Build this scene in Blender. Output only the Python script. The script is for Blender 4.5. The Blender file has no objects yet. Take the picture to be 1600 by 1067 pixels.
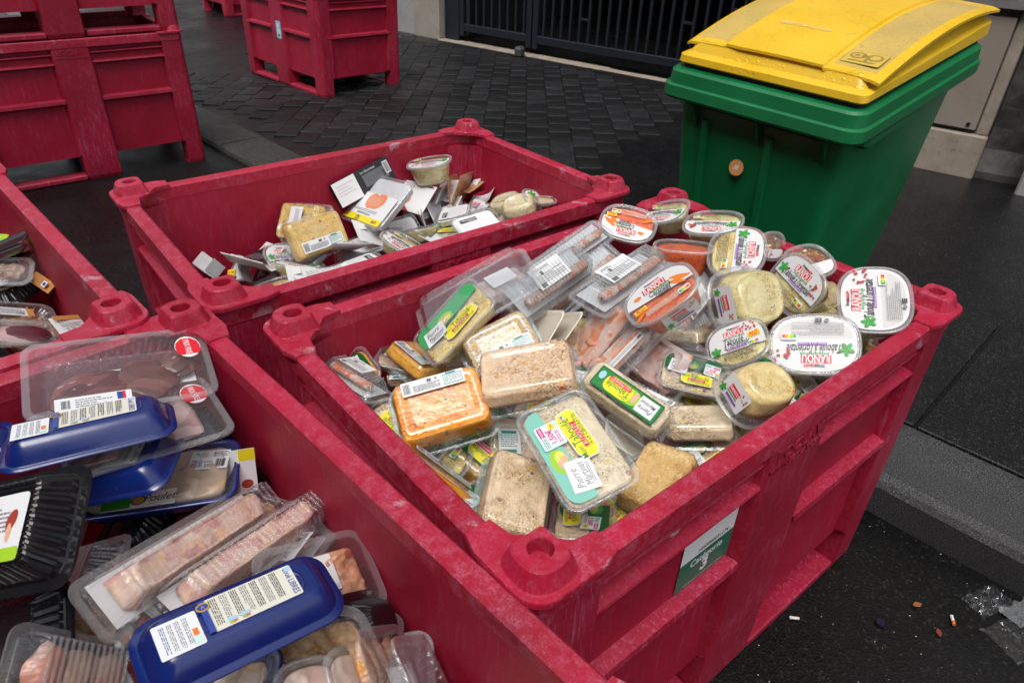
import bpy, bmesh, math, random
from mathutils import Vector, Matrix, Quaternion, noise
R = math.radians
rng = random.Random(7)
sc = bpy.context.scene
# ------------------------------------------------------------ camera, sky, sun, exposure
cam_d = bpy.data.cameras.new('camera'); cam = bpy.data.objects.new('camera', cam_d)
sc.collection.objects.link(cam); sc.camera = cam
cam_d.sensor_width = 36.0; cam_d.lens = 36.0 * 1077.8 / 1600.0
cam_d.clip_start = 0.02; cam_d.clip_end = 200.0
PITCH, ROLL = 0.5700, 0.0355
_f = Vector((0, math.cos(PITCH), -math.sin(PITCH))); _r = Vector((1, 0, 0)); _u = _r.cross(_f)
_c, _s = math.cos(ROLL), math.sin(ROLL)
_r2 = _c * _r + _s * _u; _u2 = -_s * _r + _c * _u
cam.matrix_world = Matrix(((_r2.x, _u2.x, -_f.x, 0), (_r2.y, _u2.y, -_f.y, 0), (_r2.z, _u2.z, -_f.z, 1.417), (0, 0, 0, 1)))
cam_d.dof.use_dof = True; cam_d.dof.focus_distance = 1.35; cam_d.dof.aperture_fstop = 10.0
w = bpy.data.worlds.new('World'); sc.world = w; w.use_nodes = True
nt = w.node_tree; nt.nodes.clear()
SUN_EL, SUN_AZ = R(62), R(200)
sky = nt.nodes.new('ShaderNodeTexSky'); sky.sky_type = 'NISHITA'; sky.sun_disc = False
sky.sun_elevation = SUN_EL; sky.sun_rotation = SUN_AZ; sky.dust_density = 4.0; sky.air_density = 1.0
hs = nt.nodes.new('ShaderNodeHueSaturation'); hs.inputs['Saturation'].default_value = 0.28
bg = nt.nodes.new('ShaderNodeBackground'); bg.inputs['Strength'].default_value = 0.15
wo = nt.nodes.new('ShaderNodeOutputWorld')
nt.links.new(sky.outputs[0], hs.inputs['Color']); nt.links.new(hs.outputs[0], bg.inputs['Color']); nt.links.new(bg.outputs[0], wo.inputs[0])
sun_d = bpy.data.lights.new('sun', 'SUN'); sun_d.energy = 1.0; sun_d.angle = R(35); sun_d.color = (1.0, 0.97, 0.93)
sun = bpy.data.objects.new('sun', sun_d); sc.collection.objects.link(sun)
sd = Vector((math.sin(SUN_AZ) * math.cos(SUN_EL), math.cos(SUN_AZ) * math.cos(SUN_EL), math.sin(SUN_EL)))
sun.rotation_euler = sd.to_track_quat('Z', 'Y').to_euler()
vs = sc.view_settings; vs.view_transform = 'Standard'; vs.look = 'None'; vs.exposure = 0.66; vs.gamma = 1.0; vs.use_curve_mapping = False
sc.cycles.use_denoising = True; sc.cycles.max_bounces = 8; sc.cycles.transparent_max_bounces = 24
sc.cycles.diffuse_bounces = 3; sc.cycles.glossy_bounces = 3; sc.cycles.caustics_reflective = False; sc.cycles.caustics_refractive = False
sc.cycles.sample_clamp_indirect = 4.0

# ------------------------------------------------------------ material helpers
MATS = {}
class NB:
    def __init__(s, name):
        s.m = bpy.data.materials.new(name); s.m.use_nodes = True; s.t = s.m.node_tree; s.t.nodes.clear()
        s.out = s.t.nodes.new('ShaderNodeOutputMaterial')
    def n(s, typ, ins=None, **kw):
        nd = s.t.nodes.new(typ)
        for k, v in kw.items(): setattr(nd, k, v)
        for k, v in (ins or {}).items():
            if isinstance(v, bpy.types.NodeSocket): s.t.links.new(v, nd.inputs[k])
            else: nd.inputs[k].default_value = v
        return nd
    def coord(s, scale=(1, 1, 1), rand=True, rot=(0, 0, 0)):
        tc = s.n('ShaderNodeTexCoord'); v = tc.outputs['Object']
        mp = s.n('ShaderNodeMapping', {'Vector': v, 'Scale': scale, 'Rotation': rot})
        if rand:
            oi = s.n('ShaderNodeObjectInfo'); mu = s.n('ShaderNodeMath', {0: oi.outputs['Random'], 1: 31.0}, operation='MULTIPLY')
            cx = s.n('ShaderNodeCombineXYZ', {0: mu.outputs[0], 1: mu.outputs[0]})
            s.t.links.new(cx.outputs[0], mp.inputs['Location'])
        return mp.outputs[0]
    def noise(s, v, sc, det=3, rough=.5, dist=0):
        return s.n('ShaderNodeTexNoise', {'Vector': v, 'Scale': sc, 'Detail': det, 'Roughness': rough, 'Distortion': dist})
    def vor(s, v, sc, feature='F1', rnd=1.0):
        return s.n('ShaderNodeTexVoronoi', {'Vector': v, 'Scale': sc, 'Randomness': rnd}, feature=feature)
    def ramp(s, fac, stops, interp='LINEAR'):
        r = s.n('ShaderNodeValToRGB', {'Fac': fac}); cr = r.color_ramp; cr.interpolation = interp
        while len(cr.elements) < len(stops): cr.elements.new(.5)
        for e, (p, c) in zip(cr.elements, stops):
            e.position = p; e.color = (*c, 1) if len(c) == 3 else c
        return r.outputs[0]
    def lin(s, fac, a, b, lo=0., hi=1.):
        return s.n('ShaderNodeMapRange', {'Value': fac, 'From Min': a, 'From Max': b, 'To Min': lo, 'To Max': hi}).outputs[0]
    def mix(s, f, a, b):
        m = s.n('ShaderNodeMix', data_type='RGBA')
        for k, v in ((0, f), (6, a), (7, b)):
            if isinstance(v, bpy.types.NodeSocket): s.t.links.new(v, m.inputs[k])
            else: m.inputs[k].default_value = v if k == 0 else ((*v, 1) if len(v) == 3 else v)
        return m.outputs[2]
    def mth(s, op, a, b=0.):
        return s.n('ShaderNodeMath', {0: a, 1: b}, operation=op).outputs[0]
    def bump(s, h, st, dist=.002):
        return s.n('ShaderNodeBump', {'Height': h, 'Strength': st, 'Distance': dist}).outputs[0]
    def bsdf(s, col, rough=.5, bump=None, **kw):
        ins = {'Base Color': (*col, 1) if isinstance(col, tuple) else col, 'Roughness': rough}
        if bump is not None: ins['Normal'] = bump
        ins.update(kw)
        b = s.n('ShaderNodeBsdfPrincipled', ins); s.t.links.new(b.outputs[0], s.out.inputs[0]); return s.m

def simple(name, col, rough=.5, **kw):
    if name in MATS: return MATS[name]
    b = NB(name); MATS[name] = b.bsdf(col, rough, **kw); return MATS[name]

def red_mat(name, scuff, dark=1.0, streak=0.5):
    b = NB(name); v = b.coord()
    big = b.noise(v, 3.0, 4, .6); mid = b.noise(v, 52.0, 8, .78); fine = b.noise(v, 380.0, 4, .7)
    col = b.mix(b.lin(big.outputs[0], .3, .75), (0.28 * dark, .0036, .021), (0.43 * dark, .0075, .044))
    vs_ = b.coord((26, 26, 2.2)); st = b.noise(vs_, 6.0, 5, .75, .4)
    f1 = b.mth('MULTIPLY', b.mth('MULTIPLY', b.lin(mid.outputs[0], .44, .62), b.lin(fine.outputs[0], .38, .60)), b.lin(b.noise(v, 7.0, 3).outputs[0], .36, .60, .25, 1.0))
    vd = b.coord((1, 16, 16), rot=(.5, .6, .9)); sd_ = b.noise(vd, 46.0, 3, .6); sc2 = b.mth('MULTIPLY', b.lin(sd_.outputs[0], .60, .70), b.lin(b.noise(v, 5.0, 2).outputs[0], .44, .60, 0, streak * .9))
    f1 = b.mth('ADD', f1, sc2)
    f2 = b.mth('MULTIPLY', b.lin(st.outputs[0], .52, .72), b.lin(big.outputs[0], .38, .60, .1 * streak, streak))
    f = b.mth('MINIMUM', b.mth('ADD', b.mth('MULTIPLY', f1, scuff * .58), f2), .85)
    col2 = b.mix(f, col, (.52, .15, .23))
    sp = b.vor(v, 130.0); spk = b.mth('MULTIPLY', b.lin(sp.outputs['Distance'], .10, .04), b.lin(b.noise(v, 9.0).outputs[0], .5, .6, 0, .6))
    if scuff > 1:
        pt = b.mth('MULTIPLY', b.lin(b.noise(v, 13.0, 5, .6).outputs[0], .63, .69, 0, .6), b.lin(fine.outputs[0], .32, .5))
        col2 = b.mix(pt, col2, (.55, .36, .40))
    col3 = b.mix(b.mth('MULTIPLY', spk, scuff), col2, (.62, .42, .46))
    dirt = b.lin(b.noise(v, 5.0, 6, .7).outputs[0], .56, .72, 0, .4)
    col4 = b.mix(dirt, col3, (.13, .018, .022))
    vb = b.coord((1, 22, 22), rot=(.2, 1.1, .3)); bk = b.mth('MULTIPLY', b.lin(b.noise(vb, 30.0, 4, .6).outputs[0], .68, .72), b.lin(b.noise(v, 8.0, 2).outputs[0], .54, .60, 0, .75))
    col4 = b.mix(bk, col4, (.025, .008, .010))
    hgt = b.mth('ADD', b.mth('MULTIPLY', mid.outputs[0], .5), b.mth('MULTIPLY', fine.outputs[0], .5))
    MATS[name] = b.bsdf(col4, b.lin(fine.outputs[0], .3, .7, .36, .62), b.bump(hgt, .4, .0012), **{'Specular IOR Level': .4})
red_mat('red_plastic', .14, 1.0, .35); red_mat('red_rim_worn', 1.3, 1.12, .3); red_mat('red_post_worn', .42, .95, .9)

def clear_mat(name, haze, tint=(.97, .98, .99), rough=.05, hz=(.78, .80, .82), bumpy=0.55):
    b = NB(name); v = b.coord()
    nb = b.noise(v, 70.0, 4, .65); bm_ = b.bump(nb.outputs[0], bumpy, .002)
    tr = b.n('ShaderNodeBsdfTransparent', {'Color': (*tint, 1)})
    gl = b.n('ShaderNodeBsdfGlossy', {'Color': (1, 1, 1, 1), 'Roughness': rough, 'Normal': bm_})
    di = b.n('ShaderNodeBsdfDiffuse', {'Color': (*hz, 1)}); tl = b.n('ShaderNodeBsdfTranslucent', {'Color': (*hz, 1)})
    dt = b.n('ShaderNodeMixShader', {0: .45, 1: di.outputs[0], 2: tl.outputs[0]})
    lw = b.n('ShaderNodeLayerWeight', {'Blend': .25})
    hf = b.mth('MINIMUM', b.mth('ADD', haze, b.mth('MULTIPLY', lw.outputs['Facing'], haze * 2.2 + .03)), .9)
    m1 = b.n('ShaderNodeMixShader', {0: hf, 1: tr.outputs[0], 2: dt.outputs[0]})
    lf = b.n('ShaderNodeLayerWeight', {'Blend': .5, 'Normal': bm_})
    fb = b.mth('MINIMUM', b.mth('ADD', b.mth('MULTIPLY', b.mth('POWER', lf.outputs['Facing'], 4.0), .9), .075), .9)
    m2 = b.n('ShaderNodeMixShader', {0: fb, 1: m1.outputs[0], 2: gl.outputs[0]})
    b.t.links.new(m2.outputs[0], b.out.inputs[0]); MATS[name] = b.m
clear_mat('clear_plastic', .02); clear_mat('clear_rim', .15, rough=.08, hz=(.86, .88, .9)); clear_mat('frosted_plastic', .08, rough=.2, bumpy=.15, hz=(.8, .8, .78))
clear_mat('frosted_rim', .16, rough=.2, bumpy=.1, hz=(.9, .9, .9)); clear_mat('clear_ribbed', .09, tint=(.90, .925, .94), rough=.05, hz=(.62, .66, .70)); clear_mat('lid_film', .02, rough=.05, bumpy=.6); clear_mat('bluish_plastic', .10, tint=(.86, .94, .98), hz=(.62, .76, .85))
clear_mat('teal_film', .22, tint=(.75, .92, .90), hz=(.36, .66, .62))

def food_mat(name, stops, scale, flecks=(), fine=420.0, rough=.30, bmp=.6, stretch=(1, 1, 1), sss=0.0, smear=None):
    b = NB(name); v0 = b.coord(); wn = b.noise(v0, 35.0, 2)
    ad = b.n('ShaderNodeVectorMath', {0: wn.outputs['Color'], 'Scale': .022 if stretch != (1, 1, 1) else .004}, operation='SCALE')
    v1 = b.n('ShaderNodeVectorMath', {0: v0, 1: ad.outputs[0]}, operation='ADD').outputs[0]
    v = b.n('ShaderNodeMapping', {'Vector': v1, 'Scale': stretch}).outputs[0]
    vo = b.vor(v, scale); sep = b.n('ShaderNodeSeparateColor', {0: vo.outputs['Color']})
    col = b.ramp(sep.outputs[0], stops)
    ns = b.noise(v, scale * .25, 4, .6)
    col = b.mix(b.lin(ns.outputs[0], .35, .7, 0, .35), col, stops[0][1])
    for i, (c, sc_, th) in enumerate(flecks):
        w2 = b.coord((1, 1, 1) if i % 2 else (1, 1.8, 1)); fv = b.vor(w2, sc_); sp = b.n('ShaderNodeSeparateColor', {0: fv.outputs['Color']})
        on = b.mth('MULTIPLY', b.lin(sp.outputs[(i + 1) % 3], th, th + .01), b.lin(fv.outputs['Distance'], .42, .34))
        col = b.mix(on, col, c)
    if smear:
        sm = b.noise(b.coord(), 17.0, 4, .6)
        soft = b.mix(b.lin(b.noise(b.coord(), 60.0, 4, .6).outputs[0], .3, .7), tuple(c * .86 for c in smear[0]), tuple(min(1, c * 1.12) for c in smear[0]))
        col = b.mix(b.lin(sm.outputs[0], .40, .56, 0, smear[1]), col, soft)
    h = b.mth('ADD', vo.outputs['Distance'], b.mth('MULTIPLY', ns.outputs[0], 1.0))
    if smear: h = b.mth('MULTIPLY', h, b.lin(sm.outputs[0], .42, .60, 1.0, .12))
    kw = {'Specular IOR Level': .6}
    if sss: kw.update({'Subsurface Weight': sss, 'Subsurface Radius': (.01, .004, .002), 'Subsurface Scale': .5})
    oi = b.n('ShaderNodeObjectInfo'); hv = b.n('ShaderNodeHueSaturation', {'Color': col, 'Hue': b.lin(oi.outputs['Random'], 0, 1, .482, .512), 'Saturation': b.lin(oi.outputs['Random'], 0, 1, 1.16, .92), 'Value': b.lin(oi.outputs['Random'], 1, 0, .96, 1.16)})
    MATS[name] = b.bsdf(hv.outputs[0], rough, b.bump(h, bmp, .0025), **kw)
GRN, RED_, ORG, YEL, PUR, BLK = (.03, .09, .015), (.35, .03, .02), (.75, .16, .01), (.75, .45, .03), (.25, .05, .12), (.02, .02, .015)
food_mat('tabb', [(0, (.46, .30, .07)), (.5, (.72, .56, .18)), (1, (.88, .80, .42))], 330, [(GRN, 190, .88), (RED_, 85, .955), (GRN, 300, .9)], smear=((.80, .70, .34), .85))
food_mat('tabb2', [(0, (.30, .16, .07)), (.5, (.16, .03, .025)), (1, (.45, .35, .14))], 200, [(GRN, 210, .93)])
food_mat('beige', [(0, (.44, .26, .11)), (.5, (.74, .54, .30)), (1, (.90, .78, .58))], 290, [(GRN, 200, .88), (ORG, 95, .955), (YEL, 80, .86), (PUR, 100, .94), (BLK, 240, .93)], smear=((.80, .63, .42), .82))
food_mat('grain', [(0, (.50, .33, .16)), (.6, (.66, .50, .30)), (1, (.78, .66, .46))], 300, [(GRN, 180, .92), (YEL, 70, .9), (RED_, 90, .95)])
food_mat('gold', [(0, (.52, .28, .06)), (.6, (.70, .44, .13)), (1, (.84, .62, .30))], 300, [(GRN, 210, .92), (RED_, 55, .955), (YEL, 70, .93)], smear=((.74, .50, .20), .7))
food_mat('yel', [(0, (.66, .42, .07)), (.6, (.80, .58, .16)), (1, (.86, .70, .32))], 330, [(GRN, 180, .95), (RED_, 70, .93)], smear=((.72, .58, .28), .5))
food_mat('pale', [(0, (.56, .38, .16)), (.5, (.74, .60, .30)), (1, (.84, .74, .50))], 240, [(YEL, 80, .88), (GRN, 180, .9)], smear=((.76, .66, .42), .5))
food_mat('slaw', [(0, (.70, .26, .02)), (.55, (.78, .36, .03)), (1, (.85, .50, .07))], 120, [(RED_, 160, .9), (GRN, 130, .95), ((.80, .16, .01), 90, .82)], stretch=(1.0, 1.7, 1), smear=((.84, .36, .02), .45))
food_mat('slaw2', [(0, (.50, .28, .08)), (.55, (.62, .38, .12)), (1, (.74, .50, .20))], 150, [(ORG, 150, .9)], stretch=(1, 2, 1), smear=((.62, .42, .2), .5))
food_mat('carrot', [(0, (.70, .11, .002)), (.5, (.88, .19, .004)), (1, (.92, .32, .015))], 300, [(GRN, 170, .955), ((.45, .07, .01), 200, .85)], stretch=(1, 2.4, 1.4))
food_mat('prawn', [(0, (.72, .20, .07)), (.4, (.62, .30, .22)), (1, (.78, .68, .62))], 70, [((.25, .03, .02), 60, .86)], stretch=(1, .5, 1), rough=.25)
food_mat('prawn2', [(0, (.82, .22, .07)), (.35, (.80, .46, .36)), (1, (.78, .66, .62))], 34, [((.85, .24, .06), 44, .8)], stretch=(1, 2.2, 1), rough=.25)
food_mat('prawn3', [(0, (.72, .34, .28)), (.5, (.74, .50, .46)), (1, (.74, .60, .60))], 26, [((.78, .20, .06), 38, .84)], stretch=(1, 2.2, 1), rough=.25)
food_mat('pink', [(0, (.60, .30, .26)), (.5, (.66, .42, .36)), (1, (.70, .54, .46))], 30, [], rough=.28, sss=.15)
food_mat('chick', [(0, (.62, .30, .27)), (.3, (.74, .48, .42)), (.6, (.82, .66, .54)), (1, (.84, .60, .36))], 30, [((.82, .54, .26), 34, .80), ((.55, .22, .20), 26, .86)], stretch=(1, 1.8, 1), rough=.22, sss=.1, smear=((.84, .68, .56), .45))
food_mat('chick2', [(0, (.60, .24, .14)), (.5, (.70, .38, .24)), (1, (.72, .52, .42))], 18, [], rough=.25, sss=.15)
food_mat('palechick', [(0, (.50, .36, .26)), (.5, (.60, .48, .38)), (1, (.68, .60, .52))], 12, [((.62, .42, .22), 20, .8)], rough=.25, sss=.15)
food_mat('redmeat', [(0, (.065, .010, .010)), (.5, (.13, .024, .020)), (1, (.24, .075, .06))], 22, [((.45, .25, .22), 60, .93)], stretch=(1, 2.5, 1), rough=.3)
food_mat('palemeat', [(0, (.34, .20, .18)), (1, (.50, .36, .34))], 20, [], rough=.3)
food_mat('skin', [(0, (.50, .18, .07)), (.5, (.62, .30, .12)), (1, (.66, .36, .18))], 90, [((.42, .06, .05), 25, .66)], rough=.35, smear=((.46, .10, .08), .7))
food_mat('skin2', [(0, (.46, .24, .10)), (.5, (.56, .34, .16)), (1, (.60, .42, .24))], 110, [((.62, .28, .06), 30, .8)], rough=.35)
food_mat('sausage', [(0, (.52, .26, .16)), (.5, (.60, .36, .22)), (1, (.64, .44, .3))], 70, [((.60, .26, .06), 25, .75)], stretch=(1, 3, 1), rough=.35)
food_mat('tan', [(0, (.22, .10, .07)), (1, (.40, .26, .18))], 15, [], rough=.4)
food_mat('roll', [(0, (.07, .012, .018)), (.6, (.10, .02, .03)), (1, (.16, .04, .05))], 14, [], stretch=(1, 3, 1), rough=.3)
food_mat('white', [(0, (.72, .74, .76)), (1, (.8, .8, .8))], 30, [], rough=.5)
food_mat('filler', [(0, (.30, .16, .08)), (.5, (.46, .30, .16)), (1, (.5, .4, .3))], 120, [(GRN, 180, .9)], rough=.4)
FLAT_COL = dict(paper=(.78, .79, .80), papercream=(.72, .69, .60), ink=(.03, .03, .035), inkgrey=(.22, .22, .24), teal=(.02, .26, .22), tealpale=(.56, .80, .76),
    green=(.015, .22, .04), greenmid=(.03, .36, .10), greenlime=(.32, .58, .03), darkgreen=(.006, .10, .02), mint=(.20, .53, .44), yellow=(.85, .72, .02), yellowpale=(.82, .72, .10),
    red=(.70, .012, .025), redink=(.62, .02, .06), magenta=(.60, .01, .22), purple=(.24, .04, .36), orange=(.80, .20, .015), skin=(.78, .42, .28), raisin=(.38, .05, .035),
    leaf=(.04, .30, .03), blueink=(.03, .06, .30), skyblue=(.35, .60, .80), kraft=(.50, .27, .13), kraftred=(.38, .06, .03), brownlab=(.55, .26, .08), ns1=(.02, .35, .12), ns2=(.35, .6, .05), ns3=(.85, .65, .02), ns4=(.8, .3, .02), ns5=(.7, .05, .02),
    black=(.012, .012, .014), gold=(.55, .33, .04), limelab=(.38, .62, .03), lilac=(.60, .55, .66), grey=(.34, .35, .36), fishpink=(.80, .26, .12), wrap=(.70, .70, .70), mist=(.62, .60, .58))
def P(name):
    return simple('print_' + name, FLAT_COL[name], .38)
simple('cream', (.74, .68, .56), .35); simple('black_plastic', (.012, .012, .013), .22); simple('white_card', (.78, .78, .78), .6)
b = NB('blue_plastic'); v = b.coord(); nn = b.noise(v, 30, 3)
MATS['blue_plastic'] = b.bsdf((.0045, .018, .14), b.lin(nn.outputs[0], .3, .7, .16, .30), b.bump(nn.outputs[0], .15, .001), **{'Specular IOR Level': .7})
b = NB('dark_scuffed'); v = b.coord(); nn = b.noise(v, 60, 4)
MATS['black_ribbed'] = b.bsdf((.010, .010, .012), b.lin(nn.outputs[0], .3, .7, .12, .30), b.bump(nn.outputs[0], .2, .001))

# ------------------------------------------------------------ object helpers
def link(o, parent=None):
    sc.collection.objects.link(o)
    if parent is not None: o.parent = parent
    return o
def obj(name, bm, mats, parent=None, smooth=False, loc=None):
    me = bpy.data.meshes.new(name)
    if isinstance(bm, bmesh.types.BMesh):
        if smooth:
            for f in bm.faces: f.smooth = True
        bm.normal_update(); bm.to_mesh(me); bm.free()
    else: me = bm
    for m in (mats if isinstance(mats, (list, tuple)) else [mats]):
        me.materials.append(MATS[m] if isinstance(m, str) else m)
    o = bpy.data.objects.new(name, me)
    if loc is not None: o.location = loc
    return link(o, parent)
def thing(name, label, cat, loc=(0, 0, 0), rotz=0., group=None, quat=None):
    o = bpy.data.objects.new(name, None); o.empty_display_size = .05; sc.collection.objects.link(o); o.location = loc
    if quat is not None: o.rotation_mode = 'QUATERNION'; o.rotation_quaternion = quat
    else: o.rotation_euler = (0, 0, rotz)
    return tag(o, label, cat, group)
def tag(o, label, cat, group=None):
    o['label'] = label; o['category'] = cat
    if group: o['group'] = group
    return o
def struct(name, bm, m, parent=None, smooth=False):
    o = obj(name, bm, m, parent, smooth); o['kind'] = 'structure'; return o
def box(bm, x0, x1, y0, y1, z0, z1, bev=0., mi=0, rot=None):
    r = bmesh.ops.create_cube(bm, size=1.0); vs_ = r['verts']
    for v in vs_: v.co = Vector((x0 + (v.co.x + .5) * (x1 - x0), y0 + (v.co.y + .5) * (y1 - y0), z0 + (v.co.z + .5) * (z1 - z0)))
    fs = set(f for v in vs_ for f in v.link_faces)
    for f in fs: f.material_index = mi
    if bev > 0:
        es = list(set(e for v in vs_ for e in v.link_edges))
        g = bmesh.ops.bevel(bm, geom=es, offset=bev, segments=1, affect='EDGES', profile=.5, material=-1)
        vs_ = list(set(list(g['verts']) + [v for v in vs_ if v.is_valid]))
    if rot is not None: bmesh.ops.transform(bm, matrix=rot, verts=[v for v in vs_ if v.is_valid])
    return vs_
def rr(a, b_, r, n=5):
    r = min(r, a * .999, b_ * .999); pts = []
    for cx, cy, a0 in ((a - r, b_ - r, 0), (-a + r, b_ - r, 90), (-a + r, -b_ + r, 180), (a - r, -b_ + r, 270)):
        for i in range(n + 1):
            t = R(a0 + 90 * i / n); pts.append((cx + r * math.cos(t), cy + r * math.sin(t)))
    return pts
def se(a, b_, p=2.7, n=40):
    pts = []
    for i in range(n):
        t = 2 * math.pi * (i + .5) / n; c, s = math.cos(t), math.sin(t)
        pts.append((a * math.copysign(abs(c) ** (2 / p), c), b_ * math.copysign(abs(s) ** (2 / p), s)))
    return pts
def dense(pts, m):
    # resample a closed outline to m points of equal spacing
    n = len(pts); L = [0]
    for i in range(n): L.append(L[-1] + math.dist(pts[i], pts[(i + 1) % n]))
    out = []; j = 0
    for k in range(m):
        d = L[-1] * k / m
        while L[j + 1] < d: j += 1
        t = (d - L[j]) / max(1e-9, L[j + 1] - L[j]); p, q = pts[j], pts[(j + 1) % n]
        out.append((p[0] + (q[0] - p[0]) * t, p[1] + (q[1] - p[1]) * t))
    return out
def loft(bm, rings, cap0=False, cap1=False, mi=None):
    vr = [[bm.verts.new(p) for p in ring] for ring in rings]; n = len(vr[0])
    for k in range(len(vr) - 1):
        for i in range(n):
            f = bm.faces.new((vr[k][i], vr[k][(i + 1) % n], vr[k + 1][(i + 1) % n], vr[k + 1][i]))
            if mi: f.material_index = mi[k]
    if cap0: f = bm.faces.new(list(reversed(vr[0]))); f.material_index = mi[0] if mi else 0
    if cap1: f = bm.faces.new(vr[-1]); f.material_index = mi[-1] if mi else 0
    return vr
def r3(pts, z): return [Vector((x, y, z)) for x, y in pts]
def disc_cap(bm, pts, z, rings=6, amp=0., seed=0., sgn=1, scale=60.):
    # filled outline of concentric rings with noise relief
    cx = sum(p[0] for p in pts) / len(pts); cy = sum(p[1] for p in pts) / len(pts); rs = []
    for k in range(rings):
        t = 1 - k / rings
        rs.append([Vector((cx + (x - cx) * t, cy + (y - cy) * t, z + (0 if k == 0 else amp * noise.noise(Vector((x * t * scale, y * t * scale, seed)))))) for x, y in pts])
    vr = [[bm.verts.new(p) for p in r_] for r_ in rs]; n = len(pts)
    for k in range(rings - 1):
        for i in range(n): bm.faces.new((vr[k][i], vr[k][(i + 1) % n], vr[k + 1][(i + 1) % n], vr[k + 1][i]))
    c = bm.verts.new((cx, cy, z))
    for i in range(n): bm.faces.new((vr[-1][i], vr[-1][(i + 1) % n], c))
    return vr[0]
# ------------------------------------------------------------ flat print
GL = {}
def glyphs(s, shear=0., bold=0.):
    k = (s, shear, bold)
    if k not in GL:
        cu = bpy.data.curves.new('lettering', 'FONT'); cu.body = s; cu.size = 1; cu.resolution_u = 2; cu.shear = shear; cu.offset = bold; cu.align_x = 'CENTER'
        ob = bpy.data.objects.new('lettering', cu); me = bpy.data.meshes.new_from_object(ob)
        vs_ = [(v.co.x, v.co.y) for v in me.vertices]; fs = [tuple(p.vertices) for p in me.polygons]
        bpy.data.objects.remove(ob); bpy.data.curves.remove(cu); bpy.data.meshes.remove(me)
        GL[k] = (vs_, fs)
    return GL[k]
class Flat:
    def __init__(s, clip=None):
        s.v = []; s.f = []; s.mi = []; s.m = []; s.z = 0.; s.M = Matrix.Identity(3)
    def at(s, x=0, y=0, rot=0):
        s.M = Matrix(((math.cos(rot), -math.sin(rot), x), (math.sin(rot), math.cos(rot), y), (0, 0, 1))); return s
    def _add(s, pts, faces, mat):
        if mat not in s.m: s.m.append(mat)
        mi = s.m.index(mat); o = len(s.v)
        for x, y in pts:
            q = s.M @ Vector((x, y, 1)); s.v.append((q.x, q.y, s.z))
        for f in faces: s.f.append(tuple(i + o for i in f)); s.mi.append(mi)
    def up(s, d=.00015): s.z += d; return s
    def poly(s, pts, mat): s._add(pts, [tuple(range(len(pts)))], mat); return s.up()
    def rect(s, x, y, w_, h_, mat, r=0.):
        if r: pts = [(x + a, y + b_) for a, b_ in rr(w_ / 2, h_ / 2, r, 3)]
        else: pts = [(x - w_ / 2, y - h_ / 2), (x + w_ / 2, y - h_ / 2), (x + w_ / 2, y + h_ / 2), (x - w_ / 2, y + h_ / 2)]
        return s.poly(pts, mat)
    def ell(s, x, y, a, b_, mat, n=16, rot=0.):
        return s.poly([(x + a * math.cos(t) * math.cos(rot) - b_ * math.sin(t) * math.sin(rot), y + a * math.cos(t) * math.sin(rot) + b_ * math.sin(t) * math.cos(rot)) for t in [2 * math.pi * i / n for i in range(n)]], mat)
    def text(s, t, x, y, size, mat, shear=0., bold=.0, sx=1., rot=0., mw=None):
        vs_, fs = glyphs(t, shear, bold); c, si = math.cos(rot), math.sin(rot)
        if mw and vs_:
            k_ = mw / ((max(p[0] for p in vs_) - min(p[0] for p in vs_)) * size * sx)
            if k_ < 1: size *= k_ ** .55; sx *= k_ ** .45
        pts = []
        for a, b_ in vs_:
            a *= size * sx; b_ = (b_ - .34) * size
            pts.append((x + a * c - b_ * si, y + a * si + b_ * c))
        s._add(pts, fs, mat); return s.up(.0001)
    def lines(s, x, y, w_, h_, n, mat='inkgrey', seed=0, rot=0., fill=.45):
        q = random.Random(seed * 7 + n); P_ = []; F_ = []; c, si = math.cos(rot), math.sin(rot)
        for i in range(n):
            yy = -h_ / 2 + h_ * (i + .5) / n; xx = -w_ / 2; end = w_ / 2 * (1 if q.random() < .8 else q.uniform(.1, .9)); hh = h_ / n * fill / 2
            while xx < end - .0006:
                l = min(q.uniform(.002, .007), end - xx)
                o = len(P_)
                for a, b_ in ((xx, yy - hh), (xx + l, yy - hh), (xx + l, yy + hh), (xx, yy + hh)): P_.append((x + a * c - b_ * si, y + a * si + b_ * c))
                F_.append((o, o + 1, o + 2, o + 3)); xx += l + q.uniform(.0007, .0016)
        s._add(P_, F_, mat); return s.up(.0001)
    def barcode(s, x, y, w_, h_, seed=1, mat='ink'):
        q = random.Random(seed); xx = -w_ / 2; P_ = []; F_ = []
        while xx < w_ / 2:
            l = q.choice((.0004, .0008, .0012)); o = len(P_)
            P_ += [(x + xx, y - h_ / 2), (x + xx + l, y - h_ / 2), (x + xx + l, y + h_ / 2), (x + xx, y + h_ / 2)]; F_.append((o, o + 1, o + 2, o + 3)); xx += l + q.choice((.0005, .0009))
        s._add(P_, F_, mat); return s.up(.0001)
    def build(s, name, parent, loc=(0, 0, 0), rot=None, flip=False):
        me = bpy.data.meshes.new(name); me.from_pydata(s.v, [], s.f)
        for p, i in zip(me.polygons, s.mi): p.material_index = i
        o = obj(name, me, [P(m) for m in s.m], parent, loc=loc)
        if rot is not None: o.rotation_euler = rot
        return o
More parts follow.
